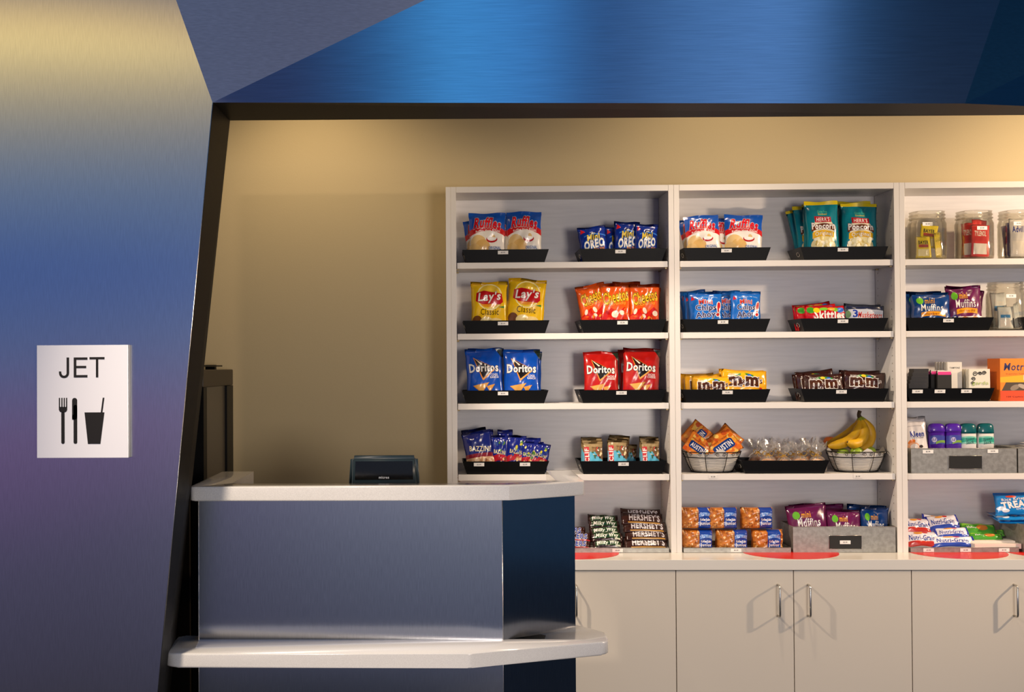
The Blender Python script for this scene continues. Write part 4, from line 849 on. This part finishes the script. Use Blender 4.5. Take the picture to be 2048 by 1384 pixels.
def basket_meshes():
    E = {}; sy = .88
    def ringp(z, dr=0, n=40): return [((rad(z)+dr)*math.cos(2*PI*i/n), (rad(z)+dr)*sy*math.sin(2*PI*i/n), z) for i in range(n)]
    bm = bmesh.new(); tube(bm, ringp(HB_), .0021, 6, closed=True); E['rim'] = (bm, WIRE)
    bm = bmesh.new(); tube(bm, ringp(.064), .0016, 5, closed=True); E['lower_rim'] = (bm, WIRE)
    bm = bmesh.new(); tube(bm, ringp(.003), .0026, 6, closed=True); E['foot_ring'] = (bm, WIRE)
    bm = bmesh.new(); r = random.Random(2)
    for k in range(9): tube(bm, [(x+r.uniform(-.0006, .0006), y, z+r.uniform(-.0008, .0008)) for x, y, z in ringp(.009+k*.0066, 0, 32)], .0007, 3, closed=True)
    E['horizontal_wires'] = (bm, WIRE)
    scr = []
    for k in range(20):
        bm = bmesh.new()
        a0 = 2*PI*k/20; s = 1 if k % 2 else -1; pts = []
        for j in range(13):
            t = j/12*2.6*PI; rr_ = .0095*(1-j/15); du = s*(.004-rr_*math.cos(t)); dz = rr_*math.sin(t)
            z = .0755+dz*.95; a = a0+du/rad(z); pts.append((rad(z)*math.cos(a), rad(z)*sy*math.sin(a), z))
        tube(bm, pts, .0010, 4); me = bpy.data.meshes.new('scroll'); bm.to_mesh(me); bm.free(); me.materials.append(WIRE); scr.append(me)
    bm = bmesh.new(); n = 48; rings = []
    for z, d in ((.004, -.012), (.006, -.006), (.03, -.005), (.055, -.005), (.075, -.006), (.088, -.003)):
        rings.append([bm.verts.new(((rad(min(z, HB_))+d)*math.cos(2*PI*i/n), (rad(min(z, HB_))+d)*sy*math.sin(2*PI*i/n), z+(max(0, math.cos(4*(2*PI*i/n)-.6))**3*.022-.008 if z > .08 else 0))) for i in range(n)])
    for A_, B_ in zip(rings, rings[1:]):
        for i in range(n): f = bm.faces.new((A_[i], A_[(i+1) % n], B_[(i+1) % n], B_[i])); f.smooth = True
    bm.faces.new(rings[0][::-1]); E['paper_liner'] = (bm, PAPER)
    out_ = {}
    for k, (b, mt) in E.items():
        me = bpy.data.meshes.new(k); b.to_mesh(me); b.free(); me.materials.append(mt); out_[k] = me
    ribs = []
    for k in range(8):
        a = PI/8+k*PI/4; bm = bmesh.new(); tube(bm, [(rad(z)*math.cos(a), rad(z)*sy*math.sin(a), z) for z in (.002, .02, .04, .064, .086)], .0014, 5)
        me = bpy.data.meshes.new('rib'); bm.to_mesh(me); bm.free(); me.materials.append(WIRE); ribs.append(me)
    return out_, ribs, scr
BM_, RIBS, SCRL = basket_meshes()
def basket(xc, label):
    r = empty('wire_basket', (ax(xc, 930, .125), .1235, SZ[1]+.001)); tagg(r, label, 'basket', 'scrolled wire baskets')
    for k, me in BM_.items(): obj(k, None, None, r, me=me)
    for me in RIBS: obj('rib', None, None, r, me=me)
    for me in SCRL: obj('scroll', None, None, r, me=me)
    return r
b1 = basket(1423, 'black wire basket of orange cracker packs with paper liner'); b1.location.x = max(b1.location.x, .9645+RTp+.003)
b2 = basket(1714, 'black wire basket holding bananas and green apples'); b2.location.x = min(b2.location.x, 1.8375-RTp-.003)
CKP = [crack(1), crack(2)]
def placec(me, name, label, cat, group, xc, yc, Y, s, lean, roll, yaw=0, sy=1.):
    o = bpy.data.objects.new(name, me); C.objects.link(o); c = at(xc, yc, Y)
    M = Matrix.Rotation(math.radians(yaw), 3, 'Z') @ Matrix.Rotation(math.radians(roll), 3, 'Y') @ Matrix.Rotation(-math.radians(lean), 3, 'X')
    o.rotation_euler = M.to_euler(); o.scale = (s, sy*s, s); o.location = c - M @ Vector((0, 0, me['wh'][1]*s/2)); return tagg(o, label, cat, group)
G_ = 'orange cracker packs'
placec(CKP[0], 'cracker_pack', 'orange cracker pack in front at the left of the basket', 'cracker pack', G_, 1396, 893, .085, .80, 25, 36, sy=.5)
placec(CKP[1], 'cracker_pack', 'orange cracker pack standing on its corner behind, far left', 'cracker pack', G_, 1393, 873, .135, .82, 15, -48, sy=.5)
placec(CKP[0], 'cracker_pack', 'orange cracker pack in front at the right, navy label upright', 'cracker pack', G_, 1445, 890, .085, .95, 25, -34, sy=.5)
placec(CKP[1], 'cracker_pack', 'orange cracker pack leaning behind at the right', 'cracker pack', G_, 1456, 880, .135, .82, 20, 42, sy=.5)
# fruit
BAN = mat('banana_skin', '#d9a818', .45, noise=(30, '#c89a1c', (1, 1, .5))); BTIP = mat('banana_tip', '#3a2a12', .7); BGR = mat('banana_neck', '#8a9a2c', .5)
bx = b2.location.x; shift = bx-ax(1714, 930, .125)
bn = empty('banana_bunch', (bx, .12, SZ[1]+.1)); tagg(bn, 'bunch of ripe yellow bananas with dark stem up', 'bananas')
def bp(x, y, Y): v = at(x, y, Y); return (v.x+shift-bn.location.x, Y-.12, v.z-bn.location.z)
def smoothp(P, n=4):
    P = [Vector(p) for p in P]; o = []
    for i in range(len(P)-1):
        a, b, c, d = P[max(0, i-1)], P[i], P[i+1], P[min(len(P)-1, i+2)]
        for k in range(n):
            t = k/n; o.append(.5*((2*b)+(c-a)*t+(2*a-5*b+4*c-d)*t*t+(3*b-a-3*c+d)*t**3))
    return o+[P[-1]]
for path, rr_ in (([(1721, 834, .12), (1716, 850, .15), (1699, 866, .17), (1674, 882, .17), (1655, 889, .165)], 9.5), ([(1723, 834, .12), (1738, 852, .13), (1743, 873, .13), (1733, 892, .115), (1712, 902, .10)], 11),
        ([(1721, 834, .12), (1722, 852, .115), (1711, 872, .105), (1689, 886, .10), (1658, 893, .10)], 11), ([(1722, 834, .118), (1731, 856, .10), (1728, 877, .085), (1713, 888, .07), (1697, 884, .055)], 10)):
    P = smoothp([bp(*p) for p in path], 5); n = len(P); rs = []
    for i in range(n):
        t = i/(n-1); rs.append(PXM*rr_*(.30+.70*min(1, t*3.2)**1.2)*(1 if t < .78 else max(.24, 1-((t-.78)/.22)**2*.8)))
    bm = bmesh.new(); tube(bm, P, rs, 6); bm.faces.ensure_lookup_table()
    for f in bm.faces:
        c = f.calc_center_median(); f.smooth = True
        if (c-P[0]).length < .018: f.material_index = 1
        if (c-P[-1]).length < .006: f.material_index = 2
    obj('banana', bm, [BAN, BGR, BTIP], bn)
bm = bmesh.new(); tube(bm, smoothp([bp(1722, 836, .12), bp(1720, 829, .12), bp(1722, 822, .122)], 3), [.009]*3+[.008]*3+[.0085], 8); obj('stem', bm, BTIP, bn)
APG = mat('green_apple_skin', '#8aa82c', .3, noise=(14, '#9cb83c', (1, 1, 1))); ORG = mat('orange_peel', '#e0701c', .5, bump=(220, .4, (1, 1, 1)))
def fruit(name, label, cat, xc, yc, Y, r, m_, grp=None):
    c = at(xc, yc, Y); e = empty(name, (c.x+shift, Y, c.z)); tagg(e, label, cat, grp)
    bm = bmesh.new(); k = r*PXM
    lathe(bm, [(max(.0005, k*math.sin(t))*(1-.05*math.cos(t)), -k*.93*math.cos(t)-(k*.12*math.exp(-((PI-t)/.35)**2))) for t in [PI*i/12 for i in range(13)]], 20, cap=(True, True)); obj('skin', bm, m_, e)
    bm = bmesh.new(); tube(bm, [(0, 0, k*.78), (.001, 0, k*.95), (.004, 0, k*1.12)] if 'apple' in name else [(0, 0, k*.8), (0, 0, k*.86)], .0014, 5); obj('stem', bm, BTIP, e)
fruit('green_apple', 'green apple in front of the bananas, centre', 'apple', 1716, 905, .085, 13, APG, 'green apples'); fruit('green_apple', 'green apple at the right side of the banana basket', 'apple', 1741, 904, .115, 13, APG, 'green apples')
fruit('green_apple', 'green apple low at the left side of the banana basket', 'apple', 1688, 907, .11, 12.5, APG, 'green apples'); fruit('orange', 'orange behind the left end of the bananas', 'orange', 1662, 884, .185, 13, ORG)
# wrapped pastries
PAS = mat('pastry_crust', '#b5702c', .7, noise=(60, '#d89a54', (1, 1, 1)), bump=(90, .6, (1, 1, 1))); GOLD = mat('gold_ribbon', '#c8a038', .3, .7)
def pastry_parts(seed):
    r = random.Random(seed); bm = bmesh.new(); lathe(bm, [(.004, .001), (.028, .001), (.0375, .012), (.0385, .028), (.033, .044), (.018, .052), (.003, .054)], 20); m1 = (bm, PAS)
    bm = bmesh.new(); prof = [(.020, .0005), (.040, .003), (.0425, .02), (.040, .04), (.028, .058), (.012, .068), (.0075, .073), (.013, .080), (.027, .094), (.036, .108), (.040, .116)]; n = 30; rings = []
    ph = [r.uniform(0, 6) for _ in range(4)]
    for j, (ra, z) in enumerate(prof):
        am = .04+.26*max(0, (z-.045)/.07)
        rings.append([bm.verts.new((ra*(1+am*math.sin(5*a+ph[0]+j*.3)+am*.6*math.sin(9*a+ph[1]))*math.cos(a), ra*(1+am*math.sin(5*a+ph[0]+j*.3)+am*.6*math.sin(9*a+ph[1]))*math.sin(a), z+(.012*math.sin(3*a+ph[2])+.007*math.sin(7*a+ph[3]) if j > 8 else 0))) for a in [2*PI*i/n for i in range(n)]])
    for A_, B_ in zip(rings, rings[1:]):
        for i in range(n): f = bm.faces.new((A_[i], A_[(i+1) % n], B_[(i+1) % n], B_[i])); f.smooth = True
    bm.faces.new(rings[0][::-1]); m2 = (bm, CELLO)
    bm = bmesh.new(); tube(bm, [(.0095*math.cos(t), .0095*math.sin(t), .073) for t in [i*PI/6 for i in range(12)]], .0016, 5, closed=True)
    for s in (-1, 1):
        tube(bm, smoothp([(0, -.010, .073), (s*.012, -.018, .084), (s*.024, -.02, .078), (s*.016, -.018, .066), (0, -.010, .072)]), .0012, 4)
        tube(bm, smoothp([(0, -.011, .072), (s*.008, -.022, .060), (s*r.uniform(.006, .018), -.03, .042), (s*r.uniform(.004, .02), -.041, .022)]), .0012, 4)
    m3 = (bm, GOLD); res = []
    for k, (b, mt) in (('pastry', m1), ('cellophane_wrap', m2), ('gold_ribbon', m3)):
        me = bpy.data.meshes.new(k); b.to_mesh(me); b.free(); me.materials.append(mt); res.append((k, me))
    return res
PP = [pastry_parts(i) for i in range(3)]
for i, (xc, Y, dz, sc, lb) in enumerate(((1536, .070, .006, .93, 'wrapped pastry with gold ribbon, leftmost of the front row'), (1568, .066, .006, .86, 'wrapped pastry with gold ribbon, second in the front row'), (1600, .070, .012, .9, 'wrapped pastry with gold ribbon, third in the front row'), (1634, .066, .006, .9, 'wrapped pastry with gold ribbon, rightmost of the front row'),
        (1515, .152, .010, .95, 'wrapped pastry in the back row, left end'), (1558, .152, .014, .95, 'wrapped pastry in the back row, left of its middle'), (1588, .156, .020, .8, 'wrapped pastry in the back row, right of its middle'), (1622, .152, .014, .95, 'wrapped pastry in the back row, right end'))):
    e = empty('wrapped_pastry', (ax(xc, 920, Y), Y, SZ[1]+.005+dz*0), rnd.uniform(-.6, .6)); e.scale = (sc, sc, sc*(1.05+dz*6)); tagg(e, lb, 'pastry', 'pastries tied in clear cellophane')
    for k, me in PP[i % 3]: obj(k, None, None, e, me=me)
# ------------------------------------------------------------------ jars
def jar_mesh():
    bm = bmesh.new(); k = 1/483.
    o_ = [(30, .5), (33, 3), (33.5, 10), (33.5, 72), (31, 79), (30.5, 81), (32.5, 82), (32.5, 84), (30.5, 85), (30.5, 88), (32, 89), (32, 91), (30.5, 92), (30.5, 96), (31.5, 97)]
    i_ = [(r-1.2, z) for r, z in o_[::-1][:-2]]+[(31.5, 4), (28, 2)]
    P = [(r*k, z*k) for r, z in o_+i_]
    for (pr, n, pw) in ((P, 40, 3.0),): lathe(bm, pr, n, pw=pw)
    me = bpy.data.meshes.new('jar_body'); bm.to_mesh(me); bm.free(); me.materials.append(PET); return me
JM = jar_mesh()
def jar(xc, shelf, Y, label, yl, xl):
    r = empty('clear_jar', (ax(xc, {4: 470, 3: 610}[shelf], Y), Y, SZ[shelf]+.0005), .12); tagg(r, label, 'jar', 'clear open plastic jars')
    obj('jar_body', None, None, r, me=JM); g = obj('price_label', None, None, r, me=LB2)
    v = at(xl, yl, Y-.07); g.location = Matrix.Rotation(-.12, 3, 'Z') @ Vector((v.x-r.location.x, -.0712, v.z-r.location.z)); return r
jar(1854, 4, .085, 'clear jar of yellow sachets, first on the top shelf', 448, 1855); jar(1948, 4, .085, 'clear jar of red sachets, middle of the top shelf', 456, 1964)
jar(2034, 4, .085, 'clear jar of white and blue packs cut by the photo edge', 447, 2037); jar(2011, 3, .085, 'clear jar of light blue sachets beside the purple muffins', 592, 2022)
PK = {'y': packet(1, '#e4d01c', 'BAYER', '#2a2410', '#a8402c'), 'r': packet(2, '#d8281c', 'TYLENOL', W_, '#c81a14'), 'w': packet(3, '#e4e2e6', 'Advil', '#2a3a9c', '#dcdce4'), 'b': packet(4, '#dfe6ea', 'Tums', W_, '#2c84c8'), 'n': packet(5, '#2a2a8c', 'Advil', W_, '#1c1c6c')}
def sach(k, cat_lb, a, b, t, Y, shelf, lab, g, lean=4, roll=0, yaw=0, dz=0., sy=1.): place(PK[k], 'sachet', lab, 'sachet', g, a, b, t, Y, zf=SZ[shelf]+.0065+dz, lean=lean, roll=roll, yaw=yaw, sy=sy)
g = 'yellow sachets in the first jar'
sach('y', 0, 1831, 1863, 473, .045, 4, 'yellow sachet standing lowest in front in its jar', g); sach('y', 0, 1836, 1872, 452, .062, 4, 'yellow sachet tilted above the lowest one in its jar', g, roll=8, dz=.04)
for i in range(6): sach('y', 0, 1863+i*2, 1883+i*2, 468-i, .055+i*.008, 4, ('first', 'second', 'third', 'fourth', 'fifth', 'sixth')[i]+' yellow sachet turned edge-on at the right of its jar', g, yaw=62, roll=0)
g = 'red sachets in the middle jar'
for i, (a, b, t, Y, rl, yw, lb) in enumerate(((1940, 1978, 450, .045, 3, 0, 'red sachet in front with white lettering'), (1925, 1952, 446, .075, -3, -30, 'red sachet at the left of the middle jar'), (1939, 1972, 440, .082, 5, 10, 'red sachet rising tallest in the middle jar'), (1922, 1950, 452, .105, 2, -25, 'red sachet at the left back of the middle jar'), (1944, 1977, 447, .11, -4, 0, 'red sachet at the back of the middle jar'))):
    sach('r', 0, a, b, t, Y, 4, lb, g, roll=rl, yaw=yw)
g = 'white and blue packs in the edge jar'
sach('w', 0, 2019, 2054, 437, .045, 4, 'large white pack in front in the edge jar', g); sach('n', 0, 2013, 2048, 445, .07, 4, 'blue pack right behind the white one in the edge jar', g); sach('n', 0, 2008, 2036, 452, .10, 4, 'blue pack at the left back of the edge jar', g, roll=-4)
g = 'light blue sachets in the lower jar'
sach('b', 0, 1995, 2027, 613, .042, 3, 'light blue and white sachet in front, lowest in the jar', g); sach('b', 0, 1985, 2018, 585, .07, 3, 'light blue sachet leaning back above the front one', g, lean=12); 
for i in range(6): sach('b', 0, 2021+i*2, 2040+i*1.5, 608-i, .055+i*.009, 3, ('first', 'second', 'third', 'fourth', 'fifth', 'sixth')[i]+' light blue sachet turned edge-on in the lower jar', g, yaw=65)
# ------------------------------------------------------------------ third shelf of the right unit
SCR = []
for cx_, cy_2, r_, s_, n_ in ((12, 30, 5, 1, 1.5), (9, 20, 4, -1, 1.3), (22, 31, 3.5, -1, 1.4), (30, 32, 4, 1, 1.4), (7, 12, 3, 1, 1.2)):
    for j in range(34):
        t = j/33*2*PI*n_; rr2 = r_*(1-j/46); SCR.append(('E', cx_+s_*rr2*math.cos(t), cy_2+22+rr2*math.sin(t), .8, .8, '#1c1814'))
GB = gridbox('pad_box', 42, 62, 9, '#e6e2d2', SCR+[T('gards', 22, 33, 32, 9, '#9cb84c', b=0.)])
TBx = gridbox('tampon_box', 29, 78, 9, '#e8e2d6', [T('TAMPONS', 14.5, 66, 20, 3.6, '#4a443c', b=.02)])
PKx = gridbox('comb_pack', 29, 62, 6, '#1c1a18', [('R', 0, 56, 29, 62, '#e2dace'), ('R', 1, 53, 28, 59.5, '#e83a8c')])
SKx = gridbox('gum_pack', 34, 9, 22, '#26262a', [('R', 2, 2, 32, 4, '#a8a8ac')])
z3 = SZ[2]+.0055
ordn = ('frontmost', 'second', 'third', 'fourth', 'rearmost')
for i in range(4): place(GB, 'paper_box', '%s white box with black scrollwork and green lettering' % ordn[i if i < 3 else 4], 'box', 'white scrollwork boxes', 1936-i*5, 1978-i*5, 738, .038+i*.023, zf=z3, lean=0)
for i in range(5): place(TBx, 'paper_box', '%s tall plain white box in its row' % ordn[i], 'box', 'tall plain white boxes', 1893-i*5.5, 1922-i*5.5, 724, .062+i*.022, zf=z3, lean=0)
for i in range(5): place(PKx, 'small_pack', '%s black pack with pink top in its row' % ordn[i], 'pack', 'black and pink packs', 1873-i*6.5, 1902-i*6.5, 741, .034+i*.0035, zf=z3, lean=0, yaw=3) if i == 0 else place(PKx, 'small_pack', '%s pack with pink top in its row' % ordn[i], 'pack', 'black and pink packs', 1866-i*5.5, 1893-i*5.5, 740, .042+i*.022, zf=z3, lean=0)
for i in range(5):
    o = place(SKx, 'small_carton', ('lowest', 'second lowest', 'middle', 'second highest', 'topmost')[i]+' dark flat carton stacked at the left of its tray', 'carton', 'dark flat cartons', 1816+i*1.5, 1850+i*.8, 767-i*7.4, .055+i*.003, zf=z3+i*.0178, lean=0, yaw=-8+i*3)
MO = gridbox('medicine_box', 78, 82, 60, '#e8741c', [('R', 0, 20, 78, 82, '#f0861c'), ('P', [(0, 36), (78, 36), (78, 52), (0, 46)], '#f2b01c'), T('Motrin', 36, 66, 54, 14, '#14205c', b=.03, sh=.15), T('Ibuprofen Tablets', 34, 52, 44, 3, '#a83c10', b=.01), ('R', 0, 0, 78, 20, '#e0481c'),
    ('P', [(3, 20), (12, 36), (78, 36), (78, 20)], '#4a3c30'), ('R', 48, 40, 62, 50, '#e2d6c0'), ('R', 50, 42, 60, 48, '#d85a2c'), ('E', 30, 26, 10, 5, '#8c7c6c', 20), ('E', 46, 28, 10, 4, '#b0a090', -20), ('E', 62, 27, 9, 5, '#7a6a5c', 10), T('100 Caplets', 30, 8, 34, 3.5, '#7c1c08', b=.02)])
o = place(MO, 'medicine_box', 'orange medicine dispenser box with dark slot', 'box', None, 1985, 2064, 717, .073, zf=SZ[2]+.0008, lean=0, yaw=6, sy=.8)
# ------------------------------------------------------------------ fourth shelf of the right unit
zc4 = SZ[1]+.0032
bm = bmesh.new(); box(bm, -.075, .09, -.05, .05, 0, .094, 0, .002); o = obj('storage_carton', bm, mat('lilac_carton', '#a8a0b8', .5)); o.location = (ax(1912, 890, .09), .085, zc4); tagg(o, 'low carton inside the bin under the deodorant sticks', 'carton')
def stick(name, cols, word, xc, label, g):
    e = empty(name, (ax(xc, 870, .085), .085, zc4+.0945)); tagg(e, label, 'deodorant', g); k = PXM; RR_ = 17*k
    body, cap_, lab1, lab2, ink = cols; H1 = 30*k if lab1 == 'w' else 33*k; H2 = 50*k
    bm = bmesh.new(); lathe(bm, [(RR_*.86, 0), (RR_*.95, 1*k), (RR_*.97, H1*.5), (RR_*.95, H1)], 28, sy=.62, pw=2.7); obj('body', bm, mat('stick_'+body[1:], body, .3, coat=.3), e)
    bm = bmesh.new(); lathe(bm, [(RR_*1.0, H1+.0003), (RR_*1.0, H1+4*k), (RR_*.93, H2-6*k), (RR_*.80, H2-2*k), (RR_*.5, H2), (RR_*.1, H2+.0005)], 28, sy=.62, pw=2.7); obj('cap', bm, mat('cap_'+cap_[1:], cap_, .22, coat=.5), e)
    A_ = [('R', -15, 10, 15, 22, '#28a088'), ('P', swoosh(-15, 15, 9, 12, 2), '#7cc8b4'), ('P', swoosh(-15, 15, 20, 23, 2), '#7cc8b4'), T(word[0], 1, 18.5, 17, 6, ink, sh=.2, b=.03, rot=8), T(word[1], 1, 12.5, 15, 6, ink, sh=.2, b=.03, rot=8)] if lab1 == 'w' else \
         [('P', swoosh(-15, 15, 8, 25, 2), '#3c44a0'), ('P', swoosh(-4, 15, 9, 14, 2, end=2), '#7ca43c'), ('E', -7 if word[2] else -2, 18, 5, 5, '#c8c0e0'), T(word[0], -7 if word[2] else -2, 19.5, 8, 3, '#3c2c80', b=.02), T(word[1], -7 if word[2] else -2, 16.5, 7, 3, '#3c2c80', b=.02)]
    bm = bmesh.new()
    b2 = bmesh.new(); cols_ = decal(b2, A_, 1, 1, lambda x, y, n: (x*k, -n*.00012, y*k), 0)
    for i in range(-14, 15, 2): bmesh.ops.bisect_plane(b2, geom=b2.verts[:]+b2.edges[:]+b2.faces[:], plane_co=(i*k, 0, 0), plane_no=(1, 0, 0), dist=1e-6)
    for v in b2.verts: v.co.y -= RR_*.98*.62*(1-min(1, abs(v.co.x/(RR_*.98)))**2.7)**(1/2.7)+.0004
    b3 = b2; obj('printed_label', b3, [pk(c, 'matte') for c in cols_], e); bm.free()
stick('deodorant', ('#4a1c98', '#5424a8', 'p', '', W_), ('24', 'HR', 1), 1872, 'purple deodorant stick, left of the purple pair', 'purple deodorant sticks')
stick('deodorant', ('#4a1c98', '#5424a8', 'p', '', W_), ('24', 'HR', 0), 1905, 'purple deodorant stick, right of the purple pair', 'purple deodorant sticks')
stick('deodorant', ('#e4e2dc', '#0c5c60', 'w', '', '#1c4a48'), ('Speed', 'Stick'), 1935, 'white and teal deodorant stick beside the purple one', 'white and teal deodorant sticks')
stick('deodorant', ('#e4e2dc', '#0c5c60', 'w', '', '#1c4a48'), ('Speed', 'Stick'), 1970, 'white and teal deodorant stick, rightmost of the four', 'white and teal deodorant sticks')
KL = package('wipes_pack', 52, 112, 14, '#e6e0dc', [('P', swoosh(0, 52, 90, 92, 2), '#c8c2c0'), ('P', swoosh(0, 52, 98, 100, 2), '#c8c2c0'), T('Kleen', 26, 76, 34, 11, '#1c2c8c', b=.06), T('Dry Cleaner', 26, 68, 32, 4, '#5c5464', b=.01), ('E', 10, 60, 9, 5, '#e0781c', 20), ('E', 14, 50, 14, 9, '#e8a878'), ('E', 16, 50, 10, 6, '#f0e4da'), ('E', 32, 50, 5, 3, '#3c2c24')], 'tb', 3)
place(KL, 'wipes_pack', 'white pack with blue lettering left of the purple deodorants', 'pack', None, 1818, 1861, 835, .06, zf=zc4, lean=8, roll=-3)
NBx = gridbox('flat_booklet', 74, 4, 44, '#e0dcd8', [('R', 0, 0, 74, 1.4, '#d8a0a0')])
for i in range(3):
    bm = None; place(NBx, 'booklet', ('lowest', 'middle', 'topmost')[i]+' white booklet lying in the bin at the right edge', 'booklet', 'white booklets', 2040+i*4, 2113+i*4, 893-i*4, .10, zf=SZ[1]+.0032+.0965+i*.0088, lean=0, yaw=4*i)
bm = bmesh.new(); box(bm, -.06, .06, -.06, .06, 0, .0955, 0, .002); o = obj('storage_carton', bm, mat('white_carton', '#d8d4ce', .6)); o.location = (ax(2085, 890, .1), .10, zc4); tagg(o, 'white carton under the booklets at the right edge', 'carton')
